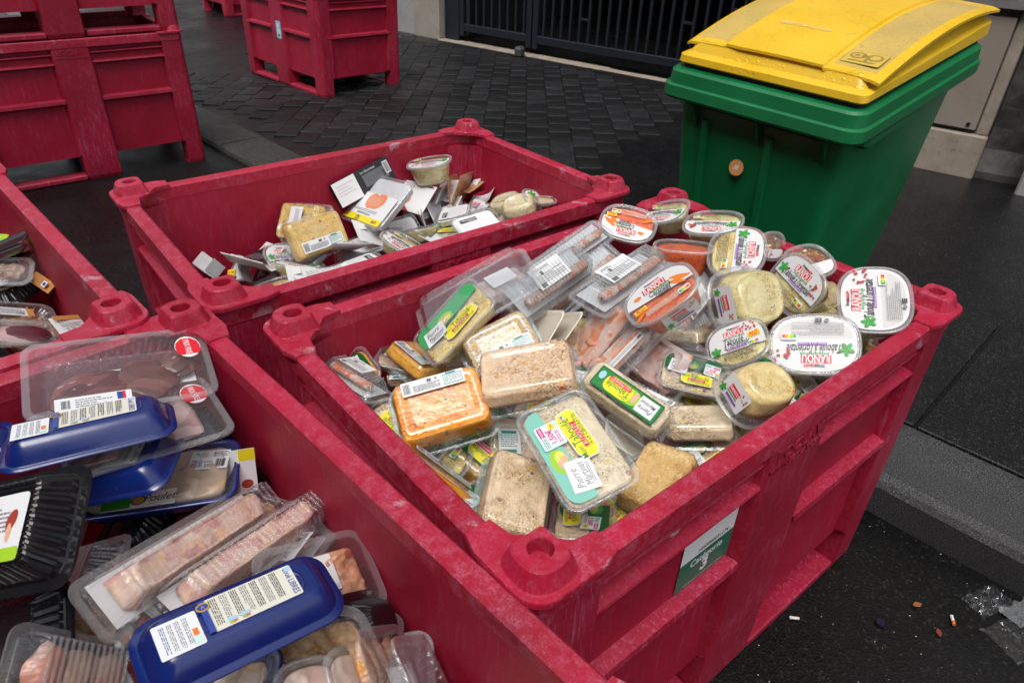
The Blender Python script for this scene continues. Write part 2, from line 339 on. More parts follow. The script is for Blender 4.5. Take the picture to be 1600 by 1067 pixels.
# ------------------------------------------------------------ the ground
S2 = math.sqrt(.5)
KW = 0.30                                            # kerbstone width
def sm(t): t = max(0., min(1., t)); return t * t * (3 - 2 * t)
def kd(x, y): return (x + y - 2.41) * S2             # distance behind the kerb's face
def gz(x, y):                                        # height of the pavement
    t = (x - y) * S2
    return .05 + .07 * sm((t + 3) / 1.8) + .02 * max(0., kd(x, y) - KW)
def kp(t, d): return ((2.41 * S2 + d) * S2 + t * S2, (2.41 * S2 + d) * S2 - t * S2)
def asphalt(name, base, wet, specks, sc_=1.0, blot=.5):
    b = NB(name); v = b.coord((1, 1, 1), False)
    big = b.noise(v, .9, 4, .6); mid = b.noise(v, 9, 4, .6); g = b.vor(v, 190 * sc_); sep = b.n('ShaderNodeSeparateColor', {0: g.outputs['Color']})
    col = b.mix(b.lin(sep.outputs[0], .2, 1), tuple(c * .55 for c in base), tuple(c * 1.5 for c in base))
    col = b.mix(b.mth('MULTIPLY', b.lin(sep.outputs[1], .93, .95), specks), col, tuple(min(1, c * 7) for c in base))
    col = b.mix(b.lin(mid.outputs[0], .4, .7, 0, blot), col, tuple(c * .5 for c in base))
    ro = b.mth('ADD', b.lin(big.outputs[0], .38, .62, wet[0], wet[1]), b.lin(mid.outputs[0], .3, .7, 0, .12))
    h = b.mth('ADD', g.outputs['Distance'], b.mth('MULTIPLY', b.noise(v, 60, 4).outputs[0], .8))
    MATS[name] = b.bsdf(col, ro, b.bump(h, .35, .003), **{'Specular IOR Level': .30}); return MATS[name]
def granite(name):
    b = NB(name); v = b.coord((1, 1, 1), False); f1 = b.noise(v, 260, 3, .8); f2 = b.noise(v, 620, 2, .6); big = b.noise(v, 2.5, 3)
    col = b.ramp(b.mth('ADD', b.mth('MULTIPLY', f1.outputs[0], .65), b.mth('MULTIPLY', f2.outputs[0], .35)), [(.42, (.011, .011, .012)), (.52, (.046, .046, .048)), (.62, (.20, .20, .205))])
    col = b.mix(b.lin(big.outputs[0], .35, .65, 0, .5), col, (.016, .016, .017))
    MATS[name] = b.bsdf(col, b.lin(f1.outputs[0], .3, .7, .45, .75), b.bump(f1.outputs[0], .5, .002), **{'Specular IOR Level': .35})
asphalt('road_asphalt', (.0052, .0050, .0050), (.20, .5), .6)
asphalt('pavement_asphalt', (.0078, .0077, .0084), (.13, .40), .7, 1.2)
asphalt('slab_stone', (.0095, .0095, .0100), (.15, .42), .7, 1.4)
granite('kerb_granite')
asphalt('kerb_pale', (.040, .039, .036), (.35, .65), .3, 1.0, .4)
asphalt('paver_stone', (.011, .011, .0125), (.32, .58), .2, .7)
asphalt('paver_light', (.018, .018, .020), (.30, .55), .3, .7)
asphalt('paver_dark', (.008, .0078, .0085), (.34, .6), .3, .7)
asphalt('joint_sand', (.008, .008, .008), (.5, .7), .5)
bm = bmesh.new(); box(bm, -60, 60, -60, 60, -.30, -.01)
bmesh.ops.subdivide_edges(bm, edges=bm.edges[:], cuts=1)
ground = struct('ground', bm, 'joint_sand')
bm = bmesh.new(); vs_ = [bm.verts.new(p) for p in ((*kp(-40, -30), 0), (*kp(25, -30), 0), (*kp(25, .02), 0), (*kp(-40, .02), 0))]; bm.faces.new(vs_)
bmesh.ops.subdivide_edges(bm, edges=bm.edges[:], cuts=60, use_grid_fill=True)
for v in bm.verts: v.co.z += .004 * noise.noise(Vector((v.co.x * 1.3, v.co.y * 1.3, 0)))
road = struct('road', bm, 'road_asphalt')
# kerbstones
kerb = bpy.data.objects.new('kerb', None); link(kerb); kerb['kind'] = 'structure'
t = -12.0; q = random.Random(3)
while t < 6:
    L_ = 1.0 if t > -3 else .95
    x0, y0 = kp(t + L_ / 2, KW / 2); zt = gz(*kp(t + L_ / 2, KW)); bm = bmesh.new()
    prof = [(-KW / 2, -.12), (-KW / 2, zt - .03), (-KW / 2 + .012, zt - .012), (-KW / 2 + .035, zt - .001), (KW / 2 - .005, zt), (KW / 2, zt - .004), (KW / 2, -.12)]
    n0, n1 = -L_ / 2 + .003, L_ / 2 - .003
    loft(bm, [[Vector((n0, y, z)) for y, z in prof], [Vector((n1, y, z)) for y, z in prof]], True, True)
    o = obj('kerbstone', bm, 'kerb_granite' if t > -3.2 else 'kerb_pale', kerb); o.location = (x0, y0, q.uniform(-.002, .002)); o.rotation_euler = (0, 0, R(-45))
    t += L_
# pavement: asphalt sheet, slabs behind the kerb at the right, pavers at the left
def sheet(name, t0, t1, d0, d1, m, dz=0., nx=40, ny=30, test=None):
    bm = bmesh.new(); g = {}
    for i in range(nx + 1):
        for j in range(ny + 1):
            x, y = kp(t0 + (t1 - t0) * i / nx, d0 + (d1 - d0) * j / ny); g[i, j] = bm.verts.new((x, y, gz(x, y) + dz + .002 * noise.noise(Vector((x * 2, y * 2, 3)))))
    for i in range(nx):
        for j in range(ny): bm.faces.new((g[i, j], g[i + 1, j], g[i + 1, j + 1], g[i, j + 1]))
    return struct(name, bm, m, smooth=True)
pav = sheet('pavement', -14, 8, KW + .002, 9.5, 'pavement_asphalt', -.004, 110, 48)
for k in range(-1, 4):
    t0 = -.29 + k * .98; bm = bmesh.new(); x0, y0 = kp(t0 + .49, KW + .42)
    zz = [gz(*kp(t0 + a, KW + .42 + b_)) - gz(x0, y0) for a, b_ in ((0, -.41), (.98, .41))]
    vs_ = box(bm, -.485, .485, -.413, .417, -.03, .006, .003)
    for v in bm.verts: v.co.z += .02 * v.co.y
    o = obj('paving_slab', bm, 'slab_stone', pav); o.location = (x0, y0, gz(x0, y0)); o.rotation_euler = (0, 0, R(-45))
# pavers: columns of staggered stones running away from the kerb
cand = []
q = random.Random(11)
px_, py_ = .152, .205
for i in range(-24, 16):
    cx = i * px_ - .03
    for j in range(0, 34):
        cy = 3.2 + (j + (.5 if i % 2 else 0)) * py_ + q.uniform(-.006, .006)
        if kd(cx, cy) < KW + .11: continue
        if (cx - .584) * .842 - (cy - 4.321) * .539 > 0.: continue
        if cx * .621 + cy * .784 > 5.60: continue
        if (cx + 1.0) * .94 + (cy - 8.3) * .34 < -1.9 and cy > 6.2: continue
        D = math.hypot(cx, cy); u = cx / cy
        if abs(u) > .95: continue
        cand.append((D + (3 if (cx > -.6 and cx < .5 and cy < 3.9) else 0), cx, cy))
cand.sort()
base = []
for k in range(6):
    bm = bmesh.new(); box(bm, -.0738, .0738, -.1005, .1005, -.05, .003, .0035)
    for v in bm.verts:
        v.co.x += q.uniform(-.004, .004); v.co.y += q.uniform(-.004, .004)
        if v.co.z > 0: v.co.z += q.uniform(-.0025, .0025)
    me = bpy.data.meshes.new('paver'); bm.to_mesh(me); bm.free(); me.materials.append(MATS[('paver_light', 'paver_dark', 'paver_stone')[k % 3]]); base.append(me)
rest = bmesh.new()
for n_, (D, cx, cy) in enumerate(cand):
    z = gz(cx, cy) + q.uniform(-.003, .004); me = base[q.randrange(6)]
    if n_ < 295:
        o = bpy.data.objects.new('paver', me); link(o, pav); o.location = (cx, cy, z); o.rotation_euler = (q.uniform(-.018, .018), q.uniform(-.018, .018), q.uniform(-.04, .04))
    else:
        tmp = bmesh.new(); tmp.from_mesh(me); bmesh.ops.transform(tmp, matrix=Matrix.Translation((cx, cy, z)), verts=tmp.verts)
        m2 = bpy.data.meshes.new('t'); tmp.to_mesh(m2); tmp.free(); rest.from_mesh(m2); bpy.data.meshes.remove(m2)
if len(rest.verts):
    o = obj('far_pavers', rest, 'paver_stone', pav); o['kind'] = 'stuff'

# ------------------------------------------------------------ wall, gate, pillars (street facade)
def stone_mat(name, c1, c2, sc_, dirt, rough=.75, bmp=.5):
    b = NB(name); v = b.coord((1, 1, 1), False); n1 = b.noise(v, sc_, 6, .65); n2 = b.noise(v, sc_ * 5, 5, .7)
    col = b.mix(b.lin(n1.outputs[0], .3, .7), c1, c2); col = b.mix(b.lin(n2.outputs[0], .55, .8, 0, dirt), col, tuple(c * .25 for c in c1))
    MATS[name] = b.bsdf(col, rough, b.bump(b.mth('ADD', n1.outputs[0], b.mth('MULTIPLY', n2.outputs[0], .4)), bmp, .006))
stone_mat('cream_render', (.26, .23, .19), (.33, .30, .26), 5, .5); stone_mat('grey_render', (.26, .25, .25), (.34, .33, .32), 6, .5)
stone_mat('rough_plaster', (.014, .011, .009), (.11, .10, .095), 5.5, .9, .8, 1.0); stone_mat('cabinet_paint', (.24, .20, .17), (.28, .24, .205), 3, .25, .5, .1)
stone_mat('plinth_stone', (.22, .18, .14), (.34, .29, .24), 7, .7); stone_mat('sill_stone', (.13, .12, .115), (.18, .17, .16), 5, .4); stone_mat('added_passage_wall', (.02, .02, .02), (.035, .033, .03), 3, .4)
simple('gate_paint', (.006, .009, .017), .5); stone_mat('opposite_render', (.10, .095, .085), (.16, .15, .14), 1.5, .4); simple('window_dark', (.02, .022, .025), .15)
simple('iron_dark', (.05, .045, .045), .6)
WU = Vector((.784, -.621, 0)); WN = Vector((.621, .784, 0))     # along the facade, and away from the street
def wp(u, n_, z=0.): return WU * u + WN * n_ + Vector((0, 0, z))
def wobj(name, boxes, m, parent=None, st=False, bev=.004):
    bm = bmesh.new()
    for (u0, u1, n0, n1, z0, z1) in boxes: box(bm, u0, u1, n0, n1, z0, z1, bev)
    o = obj(name, bm, m, parent)
    if parent is None: o.rotation_euler = (0, 0, math.atan2(-.621, .784))
    return o
ROTW = math.atan2(-.621, .784)
GN = 5.78
# left pillar + facade to the left, above and right of the gateway
f = thing('street_facade', 'pale rendered building front with a broad gateway, across the top of the view', 'building', (0, 0, 0), ROTW)
gl = -5.69 + .33                                      # u of the gateway's left edge (post)
# u of gate left post = projection of (-.879,8.045)
UL = -.879 * .784 - 8.045 * .621
wobj('pillar', [(UL - .42, UL - .03, GN - .02, GN + .45, -.02, 3.2)], 'cream_render', f)
wobj('wall', [(UL - 9.5, UL - .42, GN + .01, GN + .4, -.02, 13)], 'grey_render', f)
wobj('wall', [(UL - .42, UL + 3.5, GN + .02, GN + .4, 3.2, 13)], 'cream_render', f)
wobj('added_passage_wall', [(UL - .4, UL - .05, GN + .45, GN + 3.8, -.05, 3.2)], 'added_passage_wall', f)  # dark walls and ceiling added behind the gate, closing out light so it stays dark
wobj('added_passage_wall', [(UL + 3.55, UL + 3.9, GN + .45, GN + 3.8, -.05, 3.2)], 'added_passage_wall', f)
wobj('added_passage_wall', [(UL - .4, UL + 3.9, GN + 3.8, GN + 4.0, -.05, 3.2)], 'added_passage_wall', f)
wobj('added_passage_ceiling', [(UL - .4, UL + 3.9, GN + .4, GN + 4.0, 3.2, 3.3)], 'added_passage_wall', f)
wobj('threshold', [(UL - .02, UL + 3.5, GN - .06, GN + .10, -.02, .115)], 'plinth_stone', f)
wobj('wall', [(UL + 3.5, UL + 12, GN + .02, GN + .4, -.02, 13)], 'cream_render', f)
g = thing('metal_gate', 'dark blue metal gate of upright bars with staggered short links, closed in the gateway', 'gate', (0, 0, 0), ROTW)
gn = GN + .04
wobj('gate_post', [(UL, UL + .20, gn, gn + .10, .10, 3.1)], 'gate_paint', g)
leaf_u = [(UL + .21, UL + 1.17), (UL + 1.19, UL + 3.40)]
q = random.Random(5)
for u0, u1 in leaf_u:
    wobj('gate_frame', [(u0, u0 + .06, gn, gn + .05, .17, 2.9), (u1 - .06, u1, gn, gn + .05, .17, 2.9), (u0 + .06, u1 - .06, gn + .002, gn + .048, .22, .29), (u0 + .06, u1 - .06, gn + .002, gn + .048, 2.8, 2.88)], 'gate_paint', g)
    nb = round((u1 - u0 - .12) / .105)
    for k in range(nb):
        uu = u0 + .06 + (k + .6) * (u1 - u0 - .12) / nb
        wobj('gate_bar', [(uu - .012, uu + .012, gn + .012, gn + .040, .288, 2.802)], 'gate_paint', g, bev=.002)
        if k % 2 == 0 and k < nb - 1:
            z = q.uniform(.45, 1.5)
            for z_ in (z, z + .8): wobj('gate_link', [(uu + .011, uu + (u1 - u0 - .12) / nb - .011, gn + .014, gn + .038, z_, z_ + .022)], 'gate_paint', g, bev=.002)
bm = bmesh.new(); box(bm, -.04, .04, -.05, .05, 0, .10, .02)
o = obj('gate_stop', bm, 'iron_dark'); o.location = wp(UL + 1.16, GN - .11, .10); o.rotation_euler = (0, 0, ROTW); tag(o, 'rusty metal stop on the ground where the two gate leaves meet', 'gate stop')
# the far side of the street, behind the camera: it closes off the low sky as a street does
of = thing('opposite_building', 'plain grey building front on the far side of the street', 'building')
bm = bmesh.new(); box(bm, -14, 16, -.4, .4, 0, 13.0); wl = obj('wall', bm, 'opposite_render', of)
for i in range(9):
    for j in range(4):
        bm = bmesh.new(); box(bm, -12.6 + i * 3.2 - .55, -12.6 + i * 3.2 + .55, .401, .46, 1.0 + j * 3.1, 2.9 + j * 3.1, .01); obj('window', bm, 'window_dark', of)
cx_, cy_ = kp(0, -9.5); of.location = (cx_, cy_, -.01); of.rotation_euler = (0, 0, R(-45))
# projecting pier with the meter cabinet
CN = 4.59; U0 = 2.405 * .784 - 3.952 * .621; U1 = 2.553 * .784 - 3.835 * .621
p_ = thing('meter_pier', 'stone pier holding a grey beige meter cabinet, behind the bin', 'pier', (0, 0, 0), ROTW)
wobj('pier_body', [(U0 - .55, U1, CN + .03, CN + 1.1, -.02, 3.4)], 'plinth_stone', p_, bev=.012)
wobj('plinth', [(U0 - .25, U1 + .012, CN - .012, CN + .05, -.02, .40)], 'plinth_stone', p_, bev=.012)
wobj('edge_strip', [(U1 - .055, U1 + .005, CN + .001, CN + .035, .40, 1.02)], 'plinth_stone', p_, bev=.006)
wobj('edge_strip', [(U0 - .45, U0 - .26, CN - .002, CN + .04, 0.0, 3.38)], 'grey_render', p_, bev=.006)
dr = wobj('cabinet_door', [(U0 - .25, U1 - .06, CN - .014, CN + .03, .42, .985)], 'cabinet_paint', p_, bev=.005)
bm = bmesh.new(); bmesh.ops.create_cone(bm, cap_ends=True, segments=12, radius1=.010, radius2=.010, depth=.01, matrix=Matrix.Translation((U1 - .10, CN - .016, .45)) @ Matrix.Rotation(R(90), 4, 'X')); obj('lock', bm, 'black_plastic', dr)
wobj('ledge', [(U0 - .27, U1 + .02, CN - .045, CN + .04, 1.02, 1.075)], 'sill_stone', p_, bev=.006)
wobj('upper_panel', [(U0 - .25, U1 - .01, CN - .01, CN + .03, 1.08, 3.3)], 'grey_render', p_, bev=.006)
bm = bmesh.new(); nx, nz = 26, 30; gg = {}
for i in range(nx + 1):
    for j in range(nz + 1):
        u_ = U1 + .01 + 2.6 * i / nx; z = -.02 + 3.4 * j / nz
        gg[i, j] = bm.verts.new((u_, CN + .10 + .03 * noise.fractal(Vector((u_ * 3, z * 3, 1)), 1.0, 2.0, 4) - (.06 if z < .25 else 0), z))
for i in range(nx):
    for j in range(nz): bm.faces.new((gg[i, j], gg[i + 1, j], gg[i + 1, j + 1], gg[i, j + 1]))
vv = [bm.verts.new(p) for p in ((U1, CN + .6, -.02), (U1 + 2.7, CN + .6, -.02), (U1 + 2.7, CN + .6, 3.4), (U1, CN + .6, 3.4))]; bm.faces.new(vv)
o = obj('rough_wall', bm, 'rough_plaster'); o.rotation_euler = (0, 0, ROTW); tag(o, 'stained dark plaster wall to the right of the meter cabinet', 'wall')
bm = bmesh.new(); box(bm, 0, .5, -.10, .08, -.02, 1.3, .01)
o = obj('door_jamb', bm, 'grey_render'); o.location = (*(WU * (U1 + .235) + WN * (CN - .02)).xy, 0.); o.rotation_euler = (0, 0, ROTW); tag(o, 'pale grey jamb foot at the right edge of the view', 'door jamb')

# ------------------------------------------------------------ pallet crates
HX, HY, H, PW = .580, .384, .735, .034
def loop2(hx, hy, r, n=5): return rr(hx, hy, r, n)
def build_crate():
    D = {}
    bm = bmesh.new(); oi = loop2(HX - PW + .006, HY - PW + .006, .035); ii = loop2(HX - PW, HY - PW, .055)
    loft(bm, [r3(oi, .13), r3(oi, .706), r3(ii, .7061), r3(ii, .150)], True, True); D['shell'] = [(bm, 'red_plastic')]
    bm = bmesh.new(); e = .004
    o1, o2 = loop2(HX, HY, .03), loop2(HX - e, HY - e, .03); i1, i2 = loop2(HX - PW - .001, HY - PW - .001, .055), loop2(HX - PW + e, HY - PW + e, .052); low = loop2(HX - .004, HY - .004, .03)
    loft(bm, [r3(low, .690), r3(o1, .694), r3(o1, H - e), r3(o2, H), r3(i2, H), r3(i1, H - e), r3(i1, .700)]); D['rim'] = [(bm, 'red_rim_worn')]
    # ribs: long sides two bays, short sides one bay
    ribs = []
    def rib_(x0, x1, side, z0, z1, dep):
        bm = bmesh.new(); y0, y1 = HY - PW + .003, HY - dep
        prof = [(y0, z0 - .012), (y1, z0), (y1 + .0015, z0 + .003), (y1, z1 - .002), (y0, z1 + .006)]
        if side in ('n', 's'):
            s_ = 1 if side == 'n' else -1; loft(bm, [[Vector((x, s_ * y, z)) for y, z in prof] for x in (x0, x1)])
        else:
            s_ = 1 if side == 'e' else -1; loft(bm, [[Vector((s_ * (y + HX - HY), x, z)) for y, z in prof] for x in (x0, x1)])
        ribs.append((bm, 'red_post_worn'))
    for side in 'ns':
        for a, b_ in ((-HX + .09, -.082), (.098, HX - .09)):
            rib_(a, b_, side, .660, .668, .010); rib_(a, b_, side, .612, .621, .004); rib_(a, b_, side, .418, .438, .003)
    for side in 'ew':
        rib_(-HY + .09, HY - .09, side, .660, .668, .010); rib_(-HY + .09, HY - .09, side, .612, .621, .004); rib_(-HY + .09, HY - .09, side, .418, .438, .003)
    D['rib'] = ribs
    posts = []
    for sx in (-1, 1):
        for sy in (-1, 1):
            bm = bmesh.new()
            def ring(off, z, L_=.115, dp=0.):
                o_ = [(0, -L_), (0, -.03)] + [(-.03 + .03 * math.cos(t), -.03 + .03 * math.sin(t)) for t in (R(22), R(45), R(68))] + [(-.03, 0), (-L_, 0), (-L_ - .008, -.030 - dp), (-.050 - dp, -.050 - dp), (-.030 - dp, -L_ - .008)]
                return [Vector((sx * (HX - off + x), sy * (HY - off + y), z)) for x, y in o_]
            loft(bm, [ring(.010, 0, .10, .045), ring(.006, .02, .10, .045), ring(.005, .135, .10, .045), ring(.005, .14), ring(.002, .691)], True, True)
            posts.append((bm, 'red_post_worn'))
    D['corner_post'] = posts
    mids = []
    for sy in (-1, 1):
        bm = bmesh.new()
        def ring(x0, x1, y0, y1, z): return [Vector((x, sy * y, z)) for x, y in ((x0 - .012, y0), (x0, y1 - .006), (x0 + .006, y1), (x1 - .006, y1), (x1, y1 - .006), (x1 + .012, y0))]
        loft(bm, [ring(-.075, .090, HY - .11, HY - .012, 0), ring(-.078, .095, HY - .11, HY - .006, .02), ring(-.08, .097, HY - .11, HY - .003, .135), ring(-.08, .097, HY - PW + .003, HY - .003, .14), ring(-.082, .098, HY - PW + .003, HY - .002, .691)], True, True)
        mids.append((bm, 'red_post_worn'))
    D['middle_post'] = mids
    runs = []; backs = []
    for sy in (-1, 1):
        for a, b_ in ((-HX + .108, -.084), (.104, HX - .108)):
            bm = bmesh.new(); box(bm, a, b_, min(sy * (HY - .10), sy * (HY - .008)), max(sy * (HY - .10), sy * (HY - .008)), .003, .028, .004)
            runs.append((bm, 'red_post_worn'))
            bm = bmesh.new(); box(bm, a, b_, min(sy * (HY - .112), sy * (HY - .103)), max(sy * (HY - .112), sy * (HY - .103)), .003, .128, 0); backs.append((bm, 'red_post_worn'))
    D['runner'] = runs; D['opening_back'] = backs
    caps = []
    for sx in (-1, 1):
        for sy in (-1, 1):
            bm = bmesh.new(); o_ = [(-.135, -.036), (-.135, .003), (-.105, .012)] + [(.012 - .038 + .038 * math.cos(t), .012 - .038 + .038 * math.sin(t)) for t in [R(90 - 15 * k) for k in range(7)]] + [(.012, -.105), (.003, -.135), (-.036, -.135), (-.042, -.098), (-.062, -.080), (-.080, -.062), (-.098, -.042)]
            o_ = [(x, y) for x, y in o_]
            def W(pts, z): return [Vector((sx * (HX + x), sy * (HY + y), z)) for x, y in pts]
            ins = [(x * .985 - .0006, y * .985 - .0006) for x, y in o_]
            loft(bm, [W(o_, H - .004), W(o_, H + .003), W(ins, H + .0055)], True, True)
            c = -.040
            def fr(ra, z, p=2.6): return [Vector((sx * (HX + c + x), sy * (HY + c + y), z)) for x, y in [(max(u_, -.82 * ra) if True else u_, max(v_, -.82 * ra)) for u_, v_ in se(ra, ra, p, 24)]]
            def ci(ra, z): return [Vector((sx * (HX + c + x), sy * (HY + c + y), z)) for x, y in se(ra, ra, 2, 24)]
            loft(bm, [fr(.046, H + .004), fr(.043, H + .007), fr(.034, H + .031), fr(.031, H + .034), ci(.0175, H + .034), ci(.0165, H + .032), ci(.0155, H + .010)], False, True)
            caps.append((bm, 'red_rim_worn'))
    D['stacking_cap'] = caps
    M = {}
    for k, l in D.items():
        M[k] = []
        for bm, m in l:
            bmesh.ops.recalc_face_normals(bm, faces=bm.faces); me = bpy.data.meshes.new(k); bm.to_mesh(me); bm.free(); me.materials.append(MATS[m]); M[k].append(me)
    # raised maker's lettering on both middle posts
    for sy in (-1, 1):
        cuo = []
        for s_, size, y in (('BOCLAV', .036, .672), ('WWW.BOCLAV.COM', .0165, .645)):
            vs_, fs = glyphs(s_, 0., .015); bm = bmesh.new()
            V = [bm.verts.new((.008 + (x * size) * (-sy), sy * (HY - .002), y + (yy - .34) * size)) for x, yy in vs_]
            for f_ in fs:
                try: bm.faces.new([V[i] for i in f_])
                except ValueError: pass
            ex = bmesh.ops.extrude_face_region(bm, geom=bm.faces[:]); bmesh.ops.translate(bm, vec=(0, sy * .0022, 0), verts=[e_ for e_ in ex['geom'] if isinstance(e_, bmesh.types.BMVert)])
            cuo.append(bm)
        me = bpy.data.meshes.new('raised_lettering'); me2 = bpy.data.meshes.new('t'); cuo[1].to_mesh(me2); cuo[0].from_mesh(me2); bpy.data.meshes.remove(me2); cuo[0].to_mesh(me); cuo[0].free(); cuo[1].free()
        me.materials.append(MATS['red_post_worn']); M.setdefault('raised_lettering', []).append(me)
    return M
CM = build_crate()
def crate(label, loc, yaw, tilt=(0, 0), skip=()):
    t_ = thing('pallet_crate', label, 'pallet crate', loc, yaw, 'red plastic pallet crates'); t_.rotation_euler = (tilt[0], tilt[1], yaw)
    for k, l in CM.items():
        for i, me in enumerate(l):
            if (k, i) in skip: continue
            link(bpy.data.objects.new(k, me), t_)
    return t_
OB = tuple(('opening_back', i) for i in range(4))
CR = {'C': (.231, 1.171, .705), 'B': (-.376, 1.798, .693), 'A': (-.472, .462, -.786), 'D': (-1.358, 1.221, 2.356)}
crC = crate('red pallet crate heaped with salad trays and oval tubs, placard on its side', (*CR['C'][:2], 0), CR['C'][2])
crB = crate('red pallet crate behind, half filled with white sleeves and fish trays', (*CR['B'][:2], 0), CR['B'][2])
crA = crate('red pallet crate nearest the camera, holding blue poultry trays', (*CR['A'][:2], 0), CR['A'][2])
crD = crate('red pallet crate at the left edge, holding sliced meat packs', (*CR['D'][:2], .008), CR['D'][2])
crE = crate('red pallet crate standing on the road at top left, lower of the stack', (-2.61, 4.09, 0), R(40), skip=(('runner', 1), *OB))
crate('red pallet crate stacked on top of the lower one at top left', (-2.605, 4.09, .741), R(40.6), skip=OB)
crF = crate('red pallet crate standing alone on the pavers, blue sticker on its side', (-1.69, 6.17, .066), R(137), tilt=(R(.8), R(-.6)), skip=OB)
ax_ = R(43); G0 = Vector((-3.63, 9.18)) + .58 * Vector((math.cos(ax_), math.sin(ax_))) + .384 * Vector((math.cos(ax_ + R(90)), math.sin(ax_ + R(90))))
crate('red pallet crate farthest away, only its feet in view at the top edge', (G0.x, G0.y, .09), ax_)
# placard on the right-hand crate
pl = Flat()
pl.rect(0, 0, .150, .136, 'paper'); pl.rect(0, -.030, .1496, .0895, 'teal'.replace('teal', 'plac')) if False else None
FLAT_COL['placard'] = (.006, .15, .09)
pl.rect(0, -.0325, .1498, .0710, 'placard')
pl.text('1050000031174', .010, .0125, .0135, 'ink', 0, .012, .95, mw=.105)
pl.text('Catégorie', -.002, -.012, .023, 'paper', 0, .02, .95, mw=.10); pl.text('3', -.002, -.036, .038, 'paper', 0, .04, 1.1)
pl.text('Non destiné à la consommation humaine', 0, -.060, .0064, 'paper', 0, 0, 1.0, mw=.135)
o = pl.build('placard', crC, loc=(-.160, -HY + PW - .0085, .513), rot=(R(90), 0, 0)); o['label'] = 'green and white category 3 placard'
st = Flat(); st.rect(0, 0, .07, .13, 'skyblue', .01); st.rect(.005, -.02, .05, .06, 'tealpale', .008); st.rect(-.005, .03, .03, .03, 'paper'); st.rect(.0, -.04, .03, .02, 'teal')
st.build('blue_sticker', crF, loc=(-.02, HY - .0005, .42), rot=(R(90), 0, R(180)))
# ------------------------------------------------------------ green wheeled bin with yellow lid
gb = NB('bin_green'); v = gb.coord((1, 1, 1), False); n1 = gb.noise(v, 90, 5, .7); n2 = gb.noise(v, 5, 4); n3 = gb.vor(v, 55)
dr_ = gb.mth('MULTIPLY', gb.lin(n3.outputs['Distance'], .14, .08), gb.lin(n2.outputs[0], .5, .65, 0, .35))
col = gb.mix(gb.lin(n2.outputs[0], .35, .7), (.0018, .125, .038), (.0035, .165, .052)); col = gb.mix(dr_, col, (.12, .26, .17)); col = gb.mix(gb.lin(gb.noise(v, 16, 6, .7).outputs[0], .60, .78, 0, .35), col, (.02, .07, .03))
MATS['bin_green'] = gb.bsdf(col, gb.lin(n2.outputs[0], .3, .7, .30, .45), gb.bump(n1.outputs[0], .12, .001))
def yel(name, c1, c2, dirt):
    b = NB(name); v = b.coord((1, 1, 1), False); n2 = b.noise(v, 7, 4); dp = b.vor(v, 75); dp2 = b.vor(v, 40)
    hd = b.mth('MULTIPLY', b.lin(dp.outputs['Distance'], .36, .12), b.lin(b.noise(v, 12, 3).outputs[0], .42, .56))
    col = b.mix(b.lin(n2.outputs[0], .3, .7), c1, c2); col = b.mix(b.lin(b.noise(v, 28, 6, .75).outputs[0], .56, .76, 0, dirt), col, (.18, .12, .03))
    MATS[name] = b.bsdf(col, b.lin(n2.outputs[0], .3, .7, .25, .4), b.bump(b.mth('ADD', hd, b.mth('MULTIPLY', b.noise(v, 120, 3).outputs[0], .1)), .5, .002))
yel('bin_yellow', (.72, .44, .012), (.78, .50, .03), .5); yel('bin_yellow_scuffed', (.50, .36, .10), (.62, .42, .10), .7)
simple('rubber', (.012, .012, .012), .7)
BW, BD = .60, .76
ty = .758; bx_, by_ = Vector((math.sin(ty), -math.cos(ty))), Vector((math.cos(ty), math.sin(ty)))
Nn = Vector((.834, 1.710)); rc = Nn - bx_ * BW / 2 + by_ * BD / 2
GB = gz(rc.x, rc.y); RZ = 1.008 - GB                   # rim height at the front above the ground
bn = thing('wheeled_bin', 'green wheeled rubbish bin with domed yellow lid, on the pavement behind the salad crate', 'bin', (rc.x, rc.y, GB), 0)
bn.rotation_euler = (0, R(1.6), ty - R(90)); bn.location = (rc.x - bx_.x * .026, rc.y - bx_.y * .026, GB)
def slope(y): return (y + BD / 2) / BD * .100
def bring(hw, y0, y1, r, z, sl=True, n=5):
    cy, hd = (y0 + y1) / 2, (y1 - y0) / 2
    return [Vector((x, cy + y, z + (slope(cy + y) if sl else 0))) for x, y in rr(hw, hd, r, n)]
def gring(z, k):       # body section: k 0 at the base, 1 under the rim
    hw = .225 + (.268 - .225) * k; y0 = -.235 - .105 * k; y1 = .245 + .085 * k
    return bring(hw, y0, y1, .05, z, False)
bm = bmesh.new(); rings = []
for k in (0, .02, .15, .3, .45, .6, .75, .9, 1.0):
    zz = .05 + k * (RZ - .10 - .05); rg = gring(zz, k)
    if k == 1.0: rg = [Vector((p.x, p.y, p.z + slope(p.y) * 1.0)) for p in rg]
    elif k > .7: rg = [Vector((p.x, p.y, p.z + slope(p.y) * (k - .7) / .3)) for p in rg]
    rings.append(rg)
loft(bm, rings, True, False); body = obj('body', bm, 'bin_green', bn, smooth=False)
for p in body.data.polygons: p.use_smooth = len(p.vertices) == 4
bm = bmesh.new(); hw = BW / 2; y0, y1 = -BD / 2, BD / 2
loft(bm, [bring(hw - .035, y0 + .035, y1 - .03, .05, RZ - .075), bring(hw + .004, y0 - .004, y1 + .002, .045, RZ - .078), bring(hw + .007, y0 - .008, y1 + .002, .045, RZ - .070), bring(hw + .006, y0 - .007, y1 + .002, .045, RZ - .042), bring(hw - .002, y0 + .001, y1, .045, RZ - .038), bring(hw - .004, y0 + .003, y1, .045, RZ - .006), bring(hw - .012, y0 + .010, y1 - .008, .04, RZ), bring(hw - .055, y0 + .055, y1 - .04, .03, RZ + .001), bring(hw - .055, y0 + .055, y1 - .04, .03, RZ - .08)])
